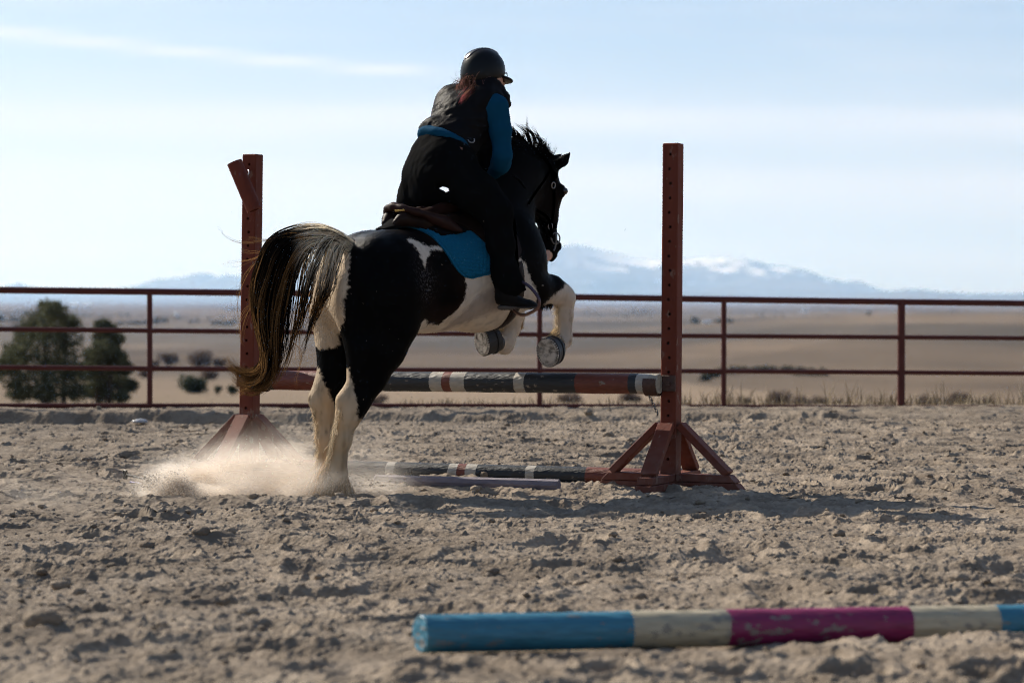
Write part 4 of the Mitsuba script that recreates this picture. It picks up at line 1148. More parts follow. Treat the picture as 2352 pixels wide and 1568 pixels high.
# blue quilted pad
b = np.linspace(-1, 1, 241); th = b * 91.0; ath = np.abs(th)
sr = np.interp(ath, [0, 31, 49, 69, 79, 84, 88, 91], [0.19, 0.246, 0.262, 0.284, 0.304, 0.323, 0.345, 0.385])
sf = np.interp(ath, [0, 40, 75, 85, 91], [0.70, 0.68, 0.64, 0.62, 0.58])
a = np.linspace(0, 1, 121)
S = sr[:, None] + (sf - sr)[:, None] * a[None]; TH = np.repeat(th[:, None], len(a), 1)
qa, qb = (S * 0.9 + np.radians(TH) * 0.30 * 0.35) / 0.021, (np.radians(TH) * 0.30 - S * 0.35) / 0.021
puff = np.minimum(np.abs(np.sin(np.pi * qa)), np.abs(np.sin(np.pi * qb))) ** 0.4
edge = np.minimum(np.minimum(a, 1 - a)[None] * 12, ((1 - np.abs(b)) * 22)[:, None]); edge = np.clip(edge, 0, 1)
off = 0.006 + 0.0095 * puff * (edge > 0.5) + 0.004 * (edge < 0.35) + 0.012 * np.clip((40 - np.abs(TH)) / 40, 0, 1)
scene['blue_cotton'] = bumped(principled((0.006, 0.088, 0.165), 0.75, specular=0.05), lambda p, n, uv: fbm(p.x * 420, p.y * 420, p.z * 420, 2), 0.0008, 4e-4)
whole('saddle_pad', shell(S, TH, off, 0.014), 'blue_cotton', smooth=60, label='bright blue quilted saddle pad under the brown saddle', cat='saddle pad')

# black half pad between saddle and quilted pad
s1 = np.linspace(0.045, 0.66, 90); b1 = np.linspace(-1, 1, 61)
low = np.interp(s1, [0.045, 0.10, 0.2, 0.26, 0.30, 0.42, 0.55, 0.66], [5, 9, 16, 24, 37, 39, 36, 30])
S = np.repeat(s1[:, None], 61, 1); TH = low[:, None] * b1[None]
rise = np.interp(s1, [0.045, 0.10, 0.14, 0.19, 0.26, 0.34, 0.66], [0.010, 0.030, 0.058, 0.066, 0.048, 0.032, 0.028])[:, None] * (1 - 0.35 * np.abs(b1)[None] ** 2)
scene['black_felt'] = bumped(principled((0.006, 0.006, 0.0065), 0.85, specular=0.03), lambda p, n, uv: fbm(p.x * 240, p.y * 240, p.z * 240, 3), 0.0022, 5e-4)
whole('half_pad', shell(S, TH, rise, 0.024), 'black_felt', smooth=60, label='black felt half pad showing behind and beneath the saddle', cat='half pad')

# saddle
saddle = thing('saddle', 'dark brown leather jumping saddle on the horse with high cantle', 'saddle')


def leather(p, n, uv):
    k = fbm(p.x * 22, p.y * 22, p.z * 22, 3)
    return mix((0.011, 0.005, 0.004), (0.030, 0.012, 0.009), k)


scene['brown_leather'] = bumped(principled(proc(leather), 0.50, specular=0.10), lambda p, n, uv: fbm(p.x * 260, p.y * 260, p.z * 260, 2), 0.0008)
scene['dark_leather'] = bumped(principled(proc(lambda p, n, uv: mix((0.010, 0.006, 0.005), (0.022, 0.012, 0.009), fbm(p.x * 25, p.y * 25, p.z * 25, 3))), 0.45, specular=0.06), lambda p, n, uv: fbm(p.x * 200, p.y * 200, p.z * 200, 2), 0.0008)
SB = Body([-0.95, 13.35, 1.1], [0.05, 14.35, 1.72], 0.007)
rim = []
for q in np.linspace(-1, 1, 25):
    f_ = abs(q)
    rim.append((tp(0.160 + 0.19 * f_ ** 2.2, 0.374 - 0.118 * f_ ** 1.7, 0.172 * math.sin(q * 1.5)), 0.0135))
SB.chain(rim, 0.012)
for sd in (-1, 1):
    for f_ in (0.0, 0.25, 0.5, 0.75, 1.0):
        p0 = tp(0.165 + 0.19 * f_ ** 2.2, 0.366 - 0.118 * f_ ** 1.7, 0.165 * math.sin(f_ * 1.5) * sd)
        SB.cone(p0, p0 * 0.45 + tp(0.36, 0.285, 0.07 * sd) * 0.55 - TU * 0.03, 0.014, 0.020, 0.03)
    SB.cone(tp(0.28, 0.288, 0.06 * sd), tp(0.52, 0.312, 0.045 * sd), 0.040, 0.036, 0.05)
    SB.cone(tp(0.345, 0.258, 0.160 * sd), tp(0.41, 0.195, 0.205 * sd), 0.018, 0.012, 0.04)
    SB.cone(tp(0.30, 0.272, 0.150 * sd), tp(0.38, 0.215, 0.185 * sd), 0.018, 0.012, 0.04)
SB.ell(tp(0.60, 0.345), [TF, TU, HL], [0.07, 0.045, 0.09], 0.06)
part(saddle, 'seat', SB.mesh(2), 'brown_leather', smooth=True)
PB = Body([-0.95, 13.35, 1.1], [0.05, 14.35, 1.62], 0.009)
for sd in (-1, 1):
    PB.chain([(tp(0.125, 0.292, 0.045 * sd), 0.020), (tp(0.17, 0.305, 0.060 * sd), 0.034), (tp(0.28, 0.262, 0.100 * sd), 0.038), (tp(0.45, 0.24, 0.10 * sd), 0.040)], 0.03)
part(saddle, 'panel', PB.mesh(2), 'dark_leather', smooth=True, label='stuffed under panels of the saddle at the back')
for sd in (1, -1):
    t2 = np.linspace(18, 84, 46)
    sr = np.interp(t2, [18, 30, 41, 60, 73, 80, 84], [0.40, 0.455, 0.495, 0.525, 0.535, 0.55, 0.59]); sf = np.interp(t2, [18, 40, 60, 75, 84], [0.62, 0.70, 0.74, 0.73, 0.68]); a = np.linspace(0, 1, 30)
    S = sr[:, None] + (sf - sr)[:, None] * a[None]
    TH = sd * np.repeat(t2[:, None], 30, 1)
    m = shell(S, TH, 0.026 + 0.014 * np.clip((40 - np.abs(TH)) / 30, 0, 1), 0.008)
    part(saddle, 'flap', m, 'dark_leather', smooth=45)
ths = np.linspace(86, 274, 80)
S = np.array([0.645, 0.66, 0.685, 0.715, 0.73])[None] + 0 * ths[:, None]; TH = np.repeat(ths[:, None], 5, 1)
part(saddle, 'girth', shell(S, TH, np.array([0.004, 0.010, 0.012, 0.010, 0.004])[None] + 0 * S, 0.008), 'dark_leather', smooth=45)
c0 = tp(0.150, 0.352, -0.045)
part(saddle, 'name_plate', place(rbox(0.058, 0.010, 0.004, 0.001), unit(HR + TF * 0.35), unit(TU - TF * 0.1), unit(np.cross(unit(HR + TF * 0.35), TU)), tp(0.150, 0.352, -0.062)), principled((0.62, 0.45, 0.16), 0.3, metallic=0.9))
# stirrups
st_pts = [at(1197, 648, 13.62), at(1216, 658, 13.585), at(1231, 675, 13.565), at(1239, 692, 13.56), at(1235, 707, 13.575), at(1222, 716, 13.60), at(1206, 723, 13.64), at(1188, 719, 13.70), at(1177, 703, 13.74), at(1180, 675, 13.72), at(1188, 655, 13.66), at(1197, 648, 13.62)]
scene['stirrup_coat'] = principled(proc(lambda p, n, uv: mix((0.055, 0.038, 0.055), (0.20, 0.115, 0.085), smoothstep(1.02, 0.94, p.z))), 0.32, metallic=0.6)
loop = curve(st_pts, 60)
shift = HL * (2 * 0.325) + HF * 0.02
for sd, mv in (('right', np.zeros(3)), ('left', shift)):
    part(saddle, 'stirrup', tube(loop + mv, 0.0085, 10, cap=False), 'stirrup_coat', smooth=True)
    lt = curve([tp(0.56, 0.22, -0.16 if sd == 'right' else 0.16), at(1168, 500, 13.72) + mv * 0.9, at(1186, 590, 13.66) + mv, at(1197, 648, 13.62) + mv], 20)
    part(saddle, 'stirrup_leather', ribbon(lt, 0.024, HR, 0.004), 'dark_leather')

# bridle, laid on the head
CAM = np.array([0, 0, CAMZ])


def on_horse(pts, n=26, off=0.006):
    """A strap's course: points seen on the horse's near side, put on its skin."""
    out = []
    for u, v, Yd in pts:
        p = at(u, v, Yd); d = unit(p - CAM); ts = np.linspace(np.linalg.norm(p - CAM) - 0.35, np.linalg.norm(p - CAM) + 0.12, 300)
        q = CAM + d * ts[:, None]; val = HB.at(q); k = np.argmax(val < off)
        out.append(q[k] if (val < off).any() else p)
    return curve(np.array(out), n)


def normals_on(P):
    e = 0.012; g = np.stack([HB.at(P + np.eye(3)[k] * e) - HB.at(P - np.eye(3)[k] * e) for k in range(3)], -1)
    return g / (np.linalg.norm(g, axis=1, keepdims=True) + 1e-9)


bridle = thing('bridle', 'black leather bridle with silver buckles on the horse', 'bridle')


def strap(name, pts, w, n=26, th=0.004, mat='dark_leather'):
    P = on_horse(pts, n); part(bridle, name, ribbon(P, w, normals_on(P), th), mat)
    return P


HY = 14.38
strap('headpiece', [(1246, 362, HY), (1256, 372, HY), (1266, 388, HY), (1272, 408, HY), (1271, 424, HY)], 0.022, mat='worn_leather') if 0 else None
scene['worn_leather'] = bumped(principled((0.075, 0.066, 0.058), 0.40, specular=0.3), lambda p, n, uv: fbm(p.x * 200, p.y * 200, p.z * 200, 2), 0.0008)
strap('headpiece', [(1248, 366, HY), (1257, 372, HY), (1264, 386, HY), (1270, 406, HY), (1271, 424, HY)], 0.022, mat='worn_leather')
strap('browband', [(1266, 392, HY), (1272, 397, HY), (1279, 408, HY)], 0.018, mat='worn_leather')
strap('cheekpiece', [(1271, 424, HY), (1273, 450, HY), (1272, 480, HY), (1266, 515, HY), (1260, 540, HY)], 0.014, mat='worn_leather')
strap('throat_lash', [(1264, 392, HY), (1252, 412, HY), (1238, 432, HY), (1224, 452, HY), (1214, 470, HY)], 0.012)
strap('noseband', [(1236, 506, HY), (1246, 512, HY), (1260, 518, HY), (1272, 520, HY), (1277, 518, HY)], 0.022)
strap('flash', [(1240, 502, HY), (1246, 520, HY), (1254, 538, HY), (1262, 552, HY)], 0.011, mat='worn_leather')
for u, v in ((1271, 426), (1264, 520)):
    P = on_horse([(u - 5, v, HY), (u + 5, v, HY)], 4, 0.010); c = P.mean(0); nn = normals_on(P[1:2])[0]
    x_, y_, z_ = frame(nn); a_ = np.linspace(0, 2 * np.pi, 17)
    part(bridle, 'buckle', tube(np.array([c + x_ * 0.012 * math.cos(t) + y_ * 0.017 * math.sin(t) for t in a_]), 0.0026, 7, cap=False), 'bright_metal', smooth=True)
for sd in (-1, 1):
    bc = at(1259, 548, 14.40) + HR * (0.062 * sd) * 1.0
    a_ = np.linspace(0, 2 * np.pi, 25)
    part(bridle, 'bit_ring', tube(np.array([bc + HF * 0.030 * math.cos(t) + UP * 0.030 * math.sin(t) for t in a_]), 0.0038, 8, cap=False), 'dark_metal', smooth=True)
bitR = at(1259, 548, 14.40) + HR * 0.062
part(bridle, 'shank', tube(curve([bitR + UP * 0.03, bitR + UP * 0.0 + HR * 0.006, bitR - UP * 0.04, bitR - UP * 0.068 - HF * 0.014], 10), 0.0042, 8), 'dark_metal', smooth=True)
# reins: from the rings along the neck to the hands
HANDR, HANDL = at(1124, 404, 13.98), at(1106, 408, 14.14)
rein = curve([bitR - HF * 0.03, at(1249, 492, 14.27), at(1227, 478, 14.20), at(1204, 436, 14.10), at(1182, 410, 14.06), at(1153, 403, 14.02), HANDR], 40)
part(bridle, 'rein', ribbon(rein, 0.017, unit([-0.5, -0.8, 0.1]), 0.003), 'worn_leather')
bitL = bitR + HL * 0.124
rein2 = curve([bitL, bitL + [-0.10, 0.0, 0.16], bitL + [-0.26, -0.04, 0.36], HANDL + [0.1, 0.06, -0.01], HANDL], 40)
part(bridle, 'rein', ribbon(rein2, 0.017, unit([0.5, 0.8, 0.1]), 0.003), 'worn_leather')
loop_ = curve([HANDR + [0.0, -0.01, -0.02], at(1112, 430, 13.93), at(1105, 450, 13.95), at(1098, 430, 14.02), HANDL + [0, 0, -0.02]], 24)
part(bridle, 'rein', ribbon(loop_, 0.016, unit([-0.5, -0.8, 0.1]), 0.003), 'worn_leather')
bp = on_horse([(1112, 416, 14.0), (1135, 445, 14.0), (1158, 474, 14.0), (1174, 494, 14.0), (1182, 520, 14.0), (1186, 560, 14.0), (1184, 600, 14.0)], 30, 0.008)
bk = thing('breastplate', 'dark leather breastplate strap down the horse shoulder', 'breastplate')
part(bk, 'strap', ribbon(bp, 0.018, normals_on(bp), 0.004), 'dark_leather')
# ------------------------------------------------------------------ rider
SPD = unit(at(1108, 200, 13.98) - at(1022, 345, 13.86))       # along her back, hips to neck
FR = unit(HF - SPD * np.dot(HF, SPD))                          # out of her chest
PELV = at(1014, 388, 13.85)


def torso(B, g=0.0):
    B.ell(at(1026, 345, 13.87), [HL, SPD, FR], [0.150, 0.12, 0.105], 0.05, grow=g)
    B.ell(at(1052, 296, 13.92), [HL, SPD, FR], [0.150, 0.15, 0.110], 0.08, grow=g)
    B.ell(at(1084, 252, 13.97), [HL, SPD, FR], [0.160, 0.13, 0.105], 0.08, grow=g)
    for sd in (-1, 1):
        B.ell(at(1084, 238, 13.98) + HL * 0.115 * sd, [HL, SPD, FR], [0.07, 0.07, 0.08], 0.06, grow=g)


ARM_R = [(at(1139, 246, 13.86), 0.060), (at(1150, 300, 13.85), 0.046), (at(1154, 358, 13.84), 0.042), (at(1150, 378, 13.87), 0.038), (at(1134, 396, 13.95), 0.029)]
ARM_L = [(at(1048, 240, 14.08), 0.058), (at(1048, 300, 14.16), 0.046), (at(1058, 352, 14.18), 0.042), (at(1080, 385, 14.17), 0.034), (at(1100, 402, 14.15), 0.029)]
LEG_R = [(at(1042, 405, 13.74), 0.108), (at(1096, 448, 13.70), 0.090), (at(1140, 490, 13.67), 0.070), (at(1150, 560, 13.66), 0.056), (at(1158, 620, 13.655), 0.046), (at(1161, 664, 13.65), 0.040)]
LEG_L = [(at(982, 402, 13.93), 0.105), (at(966, 450, 14.0), 0.090), (at(980, 520, 14.10), 0.068), (at(1000, 590, 14.12), 0.055), (at(1010, 650, 14.12), 0.045), (at(1014, 690, 14.12), 0.040)]
HEAD = at(1112, 168, 13.985)
FACE = unit(HF * 0.97 + UP * -0.10 + HR * 0.18); HUP = unit(UP - FACE * np.dot(UP, FACE)); HSD = np.cross(HUP, FACE)   # HSD: her left


def finger(B, pts, r0, r1, g=0.0):
    n = len(pts); B.chain([(p, r0 + (r1 - r0) * i / (n - 1)) for i, p in enumerate(pts)], 0.006, grow=g)


def hand(B, wrist, knuckle, thumb_side, g=0.0):
    """A fist closed round the reins: palm from wrist to knuckles, four bent fingers of different lengths, thumb on top."""
    d = unit(knuckle - wrist); up = unit(thumb_side - d * np.dot(thumb_side, d)); inn = np.cross(up, d)
    if np.dot(inn, np.array([-1, 0, 0])) < 0: inn = inn
    for k in range(4):
        root = knuckle + up * (0.030 - 0.0195 * k) - d * (0.004 * abs(k - 1.2))
        B.cone(wrist + up * (0.012 - 0.008 * k), root, 0.017, 0.0125, 0.012, grow=g)
        L = (0.036, 0.040, 0.037, 0.029)[k]
        p1 = root + d * L * 0.45 + inn * L * 0.75; p2 = p1 - d * L * 0.75 + inn * L * 0.25; p3 = p2 - d * L * 0.35 - inn * L * 0.42
        finger(B, [root, p1, p2, p3], 0.0105 - 0.0006 * k, 0.0082 - 0.0004 * k, g)
    t0 = wrist + d * 0.03 + up * 0.020; t1 = t0 + d * 0.030 + up * 0.018 + inn * 0.014; t2 = t1 + d * 0.026 + inn * 0.010 - up * 0.006
    finger(B, [t0, t1, t2], 0.0125, 0.0090, g)


person = thing('person', 'rider in black vest blue sleeves and black helmet standing in the stirrups, seen from behind', 'person')
# --- body
PBd = Body([-0.85, 13.45, 0.85], [0.20, 14.45, 2.32], 0.010)
torso(PBd, -0.012)
PBd.chain(ARM_R, 0.03).chain(ARM_L, 0.03).chain(LEG_R, 0.04, grow=-0.022).chain(LEG_L, 0.04, grow=-0.022)
GAP = (at(1021, 436, 13.5), at(1021, 437, 14.5))

for sd in (-1, 1):
    PBd.ell(PELV + HL * 0.07 * sd - HF * 0.01, [HF, HL, UP], [0.085, 0.085, 0.10], 0.06)
PBd.cone(at(1094, 225, 13.97), HEAD - HUP * 0.06, 0.062, 0.054, 0.03)
PBd.cone(*GAP, 0.045, 0.045, 0.02, sub=True)
part(person, 'body', PBd.mesh(2), principled((0.50, 0.31, 0.235), 0.5), smooth=True)
# --- head, finer; it joins the body inside the collar
HDb = Body(HEAD - 0.22, HEAD + 0.22, 0.0045)
HDb.cone(HEAD - HUP * 0.16 - FACE * 0.035, HEAD - HUP * 0.05 - FACE * 0.015, 0.056, 0.052, 0.03)
HDb.ell(HEAD + HUP * 0.015, [FACE, HSD, HUP], [0.098, 0.076, 0.108], 0.03)
HDb.ell(HEAD + FACE * 0.045 - HUP * 0.055, [FACE, HSD, HUP], [0.055, 0.052, 0.058], 0.03)
HDb.cone(HEAD + FACE * 0.072 - HUP * 0.098, HEAD + FACE * 0.06 - HUP * 0.09, 0.022, 0.03, 0.03)
HDb.cone(HEAD + FACE * 0.098 - HUP * 0.012, HEAD + FACE * 0.116 - HUP * 0.045, 0.010, 0.014, 0.015)
HDb.cone(HEAD + FACE * 0.095 - HUP * 0.072, HEAD + FACE * 0.097 - HUP * 0.078, 0.018, 0.016, 0.01, (HSD, 1.6))
for sd in (-1, 1):
    HDb.ell(HEAD + FACE * 0.060 - HUP * 0.035 + HSD * 0.040 * sd, [FACE, HSD, HUP], [0.03, 0.022, 0.026], 0.025)
    HDb.ell(HEAD + FACE * 0.094 - HUP * 0.002 + HSD * 0.030 * sd, [FACE, HSD, HUP], [0.012, 0.016, 0.010], 0.008, sub=True)
    HDb.ell(HEAD - FACE * 0.004 - HUP * 0.028 + HSD * 0.078 * sd, [FACE, HSD, HUP], [0.019, 0.010, 0.031], 0.006)
    HDb.ell(HEAD + FACE * 0.002 - HUP * 0.026 + HSD * 0.088 * sd, [FACE, HSD, HUP], [0.010, 0.006, 0.018], 0.006, sub=True)
skin_key = part(person, 'head', HDb.mesh(2), principled(proc(lambda p, n, uv: mix((0.42, 0.22, 0.16), (0.55, 0.34, 0.26), fbm(p.x * 40, p.y * 40, p.z * 40, 3))), 0.45, specular=0.4), smooth=True)
for sd in (-1, 1):
    part(person, 'eye', trimesh.creation.icosphere(subdivisions=2, radius=0.011).apply_translation(HEAD + FACE * 0.085 - HUP * 0.003 + HSD * 0.030 * sd), principled((0.55, 0.52, 0.5), 0.15), smooth=True)
# --- glasses
scene['frame_plastic'] = principled((0.015, 0.014, 0.014), 0.3, specular=0.6)
for sd in (-1, 1):
    g0 = HEAD + FACE * 0.108 - HUP * 0.006 + HSD * 0.034 * sd; a_ = np.linspace(0, 2 * np.pi, 25)
    part(person, 'glasses_frame', join([tube(np.array([g0 + HSD * 0.026 * math.cos(t) + HUP * 0.020 * math.sin(t) for t in a_]), 0.0022, 7, cap=False),
                                        tube(curve([g0 + HSD * 0.026 * sd + HUP * 0.008, HEAD + FACE * 0.06 + HSD * 0.083 * sd, HEAD - FACE * 0.005 + HSD * 0.082 * sd - HUP * 0.004], 10), 0.0022, 6)]), 'frame_plastic', smooth=True)
# --- gloves and hands
scene['glove_knit'] = bumped(principled((0.010, 0.010, 0.011), 0.7), lambda p, n, uv: fbm(p.x * 300, p.y * 300, p.z * 300, 2), 0.0008, 4e-4)
for W, K in ((ARM_R[-1][0], at(1120, 402, 14.02)), (ARM_L[-1][0], at(1108, 404, 14.22))):
    Gb = Body(W - 0.16, W + 0.16, 0.004)
    hand(Gb, W, K, UP)
    Gb.cone(W, W - unit(K - W) * 0.03, 0.026, 0.028, 0.01)
    part(person, 'glove', Gb.mesh(1), 'glove_knit', smooth=True)
cl = thing('x') if 0 else None


def cloth(mesh, folds, seed, n=1):
    """Folds pressed into a garment: sharp creases along the given direction, and smaller crumples."""
    v = np.array(mesh.vertices); nn = mesh.vertex_normals; d = 0
    for k, (direction, freq, amp) in enumerate(folds):
        a, b, _ = frame(direction)
        q = np.stack([v @ a * freq, v @ b * freq, v @ unit(direction) * freq * 0.25], -1)
        f = meshkit.fbm(q + 0.8 * meshkit.fbm(v * 6, 2, seed + 9)[:, None], 3, seed + k)
        d = d + amp * (1 - np.abs(2 * f - 1) * 2.2)
    return trimesh.Trimesh(v + nn * np.asarray(d)[:, None], mesh.faces, process=False)


# --- teal shirt: hem and sleeves
SH = Body([-0.75, 13.5, 1.55], [0.15, 14.4, 2.2], 0.0075)
torso(SH, 0.000)
SH.ell(at(1021, 329, 13.87), [HL, SPD, FR], [0.174, 0.050, 0.133], 0.02)
SH.keep(at(1020, 334.5, 13.86), -SPD + 0.12 * FR)
SH.keep(at(1106, 208, 13.98), SPD)
SH.chain(ARM_R, 0.03, grow=0.005).chain(ARM_L, 0.03, grow=0.005)
SH.keep(ARM_R[-1][0] + 0.010 * unit(ARM_R[-1][0] - ARM_R[-2][0]), np.array([-0.75, 0.3, -0.8])) if 0 else None
sm = cloth(SH.mesh(2), [(unit([0.3, 0, 1]), 16, 0.0035), ([1, 0, 0.2], 20, 0.002)], 51)
scene['teal_knit'] = bumped(principled((0.003, 0.043, 0.088), 0.8, specular=0.03), lambda p, n, uv: fbm(p.x * 350, p.y * 350, p.z * 200, 2), 0.0008, 4e-4)
part(person, 'shirt', sm, 'teal_knit', smooth=True)
# --- puffy black vest
VB = Body([-0.80, 13.45, 1.55], [0.15, 14.45, 2.25], 0.0075)
torso(VB, 0.006)
VB.ell(at(1022, 312, 13.90), [HL, SPD, FR], [0.152, 0.070, 0.118], 0.05)
VB.ell(at(1058, 266, 13.96), [HL, SPD, FR], [0.140, 0.11, 0.118], 0.06)
VB.ell(at(1046, 238, 14.06), [HL, SPD, FR], [0.070, 0.075, 0.085], 0.05)
VB.cone(at(1122, 232, 13.90), at(1118, 222, 13.93), 0.06, 0.06, 0.04)
VB.chain([(at(1128, 246, 14.0), 0.08), (at(1112, 320, 13.95), 0.06), (at(1118, 368, 13.98), 0.055)], 0.05)
# collar
for k in range(14):
    t = 2 * np.pi * k / 14; c_ = at(1117, 206, 13.965)
    VB.cone(c_ + HL * 0.072 * math.cos(t) + FR * 0.072 * math.sin(t) - SPD * 0.02, c_ + HL * 0.066 * math.cos(t) + FR * 0.066 * math.sin(t) + SPD * 0.028, 0.022, 0.016, 0.02)
VB.chain([(at(1146, 212, 13.94), 0.022), (at(1156, 228, 13.93), 0.02), (at(1162, 240, 13.95), 0.015)], 0.02)
# arm holes
for A_ in (ARM_R, ARM_L):
    VB.cone(A_[0][0] + (A_[1][0] - A_[0][0]) * 0.25, A_[1][0] + (A_[1][0] - A_[0][0]) * 0.6, 0.066, 0.056, 0.012, sub=True)
VB.keep(at(1017, 325.5, 13.87), -SPD + 0.06 * FR, 0.014)
vm = VB.mesh(2)
vm = cloth(vm, [(unit([0.75, 0.3, 0.62]), 10, 0.0105), (unit([0.9, 0.2, 0.1]), 22, 0.0052), (unit([0.2, 0.1, 1]), 40, 0.0016)], 61)
scene['vest_nylon'] = bumped(principled((0.0055, 0.0052, 0.006), 0.55, specular=0.05), lambda p, n, uv: fbm(p.x * 130, p.y * 130, p.z * 130, 3), 0.0014)
vest = part(person, 'vest', vm, 'vest_nylon', smooth=True, label='padded black riding vest creased across the back')
hkp = at(1083, 326, 13.74)
part(vest, 'hook', tube(curve([hkp + [-0.018, 0.01, 0.012], hkp + [-0.004, 0, -0.004], hkp + [0.010, 0, -0.003], hkp + [0.014, 0, 0.016]], 10), 0.003, 6), 'bright_metal', smooth=True)
for u, v in ((1016, 240), (976, 292)):
    p = at(u, v, 13.8); d = unit(p - CAM); ts = np.linspace(13.3, 14.5, 600); k = np.argmax(VB.at(CAM + d * ts[:, None]) < 0.002)
    part(vest, 'snap', trimesh.creation.icosphere(subdivisions=2, radius=0.0045).apply_translation(CAM + d * ts[k]), 'bright_metal', smooth=True)
# --- loose black trousers
TB = Body([-0.80, 13.45, 0.88], [0.10, 14.45, 1.95], 0.0085)
TB.ell(at(1026, 345, 13.87), [HL, SPD, FR], [0.162, 0.08, 0.118], 0.05)
TB.ell(at(1012, 372, 13.85), [HL, SPD, FR], [0.160, 0.12, 0.118], 0.08)
TB.cone(at(1004, 395, 13.75), at(985, 440, 13.82), 0.085, 0.080, 0.10)
for sd in (-1, 1):
    TB.ell(PELV + HL * 0.070 * sd - HF * 0.012 - UP * 0.020, [HF, HL, UP], [0.112, 0.105, 0.150], 0.10)
TB.chain(LEG_R[:5], 0.04, grow=0.006).chain(LEG_L[:5], 0.04, grow=0.010)
TB.chain([(at(966, 410, 13.90), 0.088), (at(958, 465, 13.96), 0.086), (at(968, 520, 14.06), 0.07)], 0.05)
TB.chain([(at(1056, 402, 13.78), 0.098), (at(1100, 442, 13.76), 0.085), (at(1136, 480, 13.72), 0.068)], 0.05)
TB.chain([(at(1158, 620, 13.655), 0.062), (at(1170, 652, 13.65), 0.070)], 0.04)
TB.cone(at(1168, 640, 13.64), at(1203, 664, 13.63), 0.045, 0.008, 0.02)
TB.cone(at(1150, 630, 13.66), at(1156, 668, 13.67), 0.04, 0.03, 0.02)
TB.ell((GAP[0] + GAP[1]) / 2, [unit([1, 0, -0.12]), [0, 1, 0], unit([0.12, 0, 1])], [0.033, 0.9, 0.019], 0.02, sub=True)
TB.ell(at(1031, 446, 14.0), [[1, 0, 0], [0, 1, 0], [0, 0, 1]], [0.016, 0.9, 0.014], 0.02, sub=True)
TB.keep(at(1029, 330, 13.87), SPD, 0.01)
tm2 = cloth(TB.mesh(2), [(unit([0.2, 0.1, 1]), 12, 0.005), (unit([0.7, 0, 0.7]), 22, 0.003)], 71)
scene['black_twill'] = bumped(principled((0.004, 0.004, 0.0042), 0.85, specular=0.012), lambda p, n, uv: fbm(p.x * 200, p.y * 200, p.z * 200, 2), 0.0008)
tr = part(person, 'trousers', tm2, 'black_twill', smooth=True)
lp = at(1057, 344, 13.7); d = unit(lp - CAM); ts = np.linspace(13.3, 14.3, 500); k = np.argmax(TB.at(CAM + d * ts[:, None]) < 0.003)
part(tr, 'leather_patch', place(rbox(0.022, 0.026, 0.003, 0.001), unit([0.9, 0.1, -0.1]), unit([0.2, 0.2, 1]), unit(np.cross([0.9, 0.1, -0.1], [0.2, 0.2, 1])), CAM + d * ts[k]), principled((0.10, 0.045, 0.03), 0.6))
# --- boots
for mv, nm in ((np.zeros(3), 'right'), (HL * 0.65 + HF * 0.0, 'left')):
    FB_ = Body([-0.35, 13.35, 0.78], [0.30, 14.5, 1.2], 0.006) if nm == 'right' else Body([-0.75, 13.9, 0.78], [-0.05, 14.6, 1.2], 0.0075)
    A_ = lambda u, v, Y: at(u, v, Y) + mv
    FB_.chain([(A_(1160, 640, 13.655), 0.056), (A_(1161, 676, 13.655), 0.055)], 0.02)
    FB_.cone(A_(1158, 692, 13.66), A_(1166, 684, 13.66), 0.036, 0.046, 0.03)
    FB_.chain([(A_(1164, 688, 13.66), 0.040), (A_(1190, 697, 13.675), 0.035), (A_(1214, 701, 13.69), 0.028), (A_(1226, 702, 13.70), 0.020)], 0.03, (UP, 0.85))
    FB_.keep(A_(1160, 701, 13.66), np.array([-0.08, 0, -1.0]), 0.006)
    bt = part(person, 'boot', FB_.mesh(2), 'black_leather', smooth=True)
    S_ = Body([-0.35, 13.35, 0.78], [0.30, 14.5, 1.2], 0.006) if nm == 'right' else Body([-0.75, 13.9, 0.78], [-0.05, 14.6, 1.2], 0.0075)
    S_.chain([(A_(1158, 703, 13.66), 0.034), (A_(1190, 706, 13.675), 0.030), (A_(1216, 706, 13.69), 0.030), (A_(1228, 704, 13.70), 0.020)], 0.02, (UP, 0.20))
    S_.cone(A_(1155, 707, 13.66), A_(1168, 707, 13.665), 0.030, 0.030, 0.01, (UP, 0.4))
    part(bt, 'sole', S_.mesh(1), principled((0.045, 0.042, 0.042), 0.6), smooth=True)
zp = curve([at(1164, 560, 13.585), at(1165, 600, 13.58), at(1166, 628, 13.575)], 12)
for a_, b_ in (((1166, 632), (1146, 664)), ((1168, 632), (1186, 664))):
    pts = []
    for t in np.linspace(0, 1, 12):
        p = at(a_[0] * (1 - t) + b_[0] * t, a_[1] * (1 - t) + b_[1] * t, 13.6); d = unit(p - CAM); ts = np.linspace(13.3, 13.9, 400); val = TB.at(CAM + d * ts[:, None]); k = np.argmax(val < 0.002)
        pts.append(CAM + d * (ts[k] if (val < 0.002).any() else np.linalg.norm(p - CAM)))
    part(tr, 'zip', tube(np.array(pts), 0.0022, 6), 'dark_metal', smooth=True)
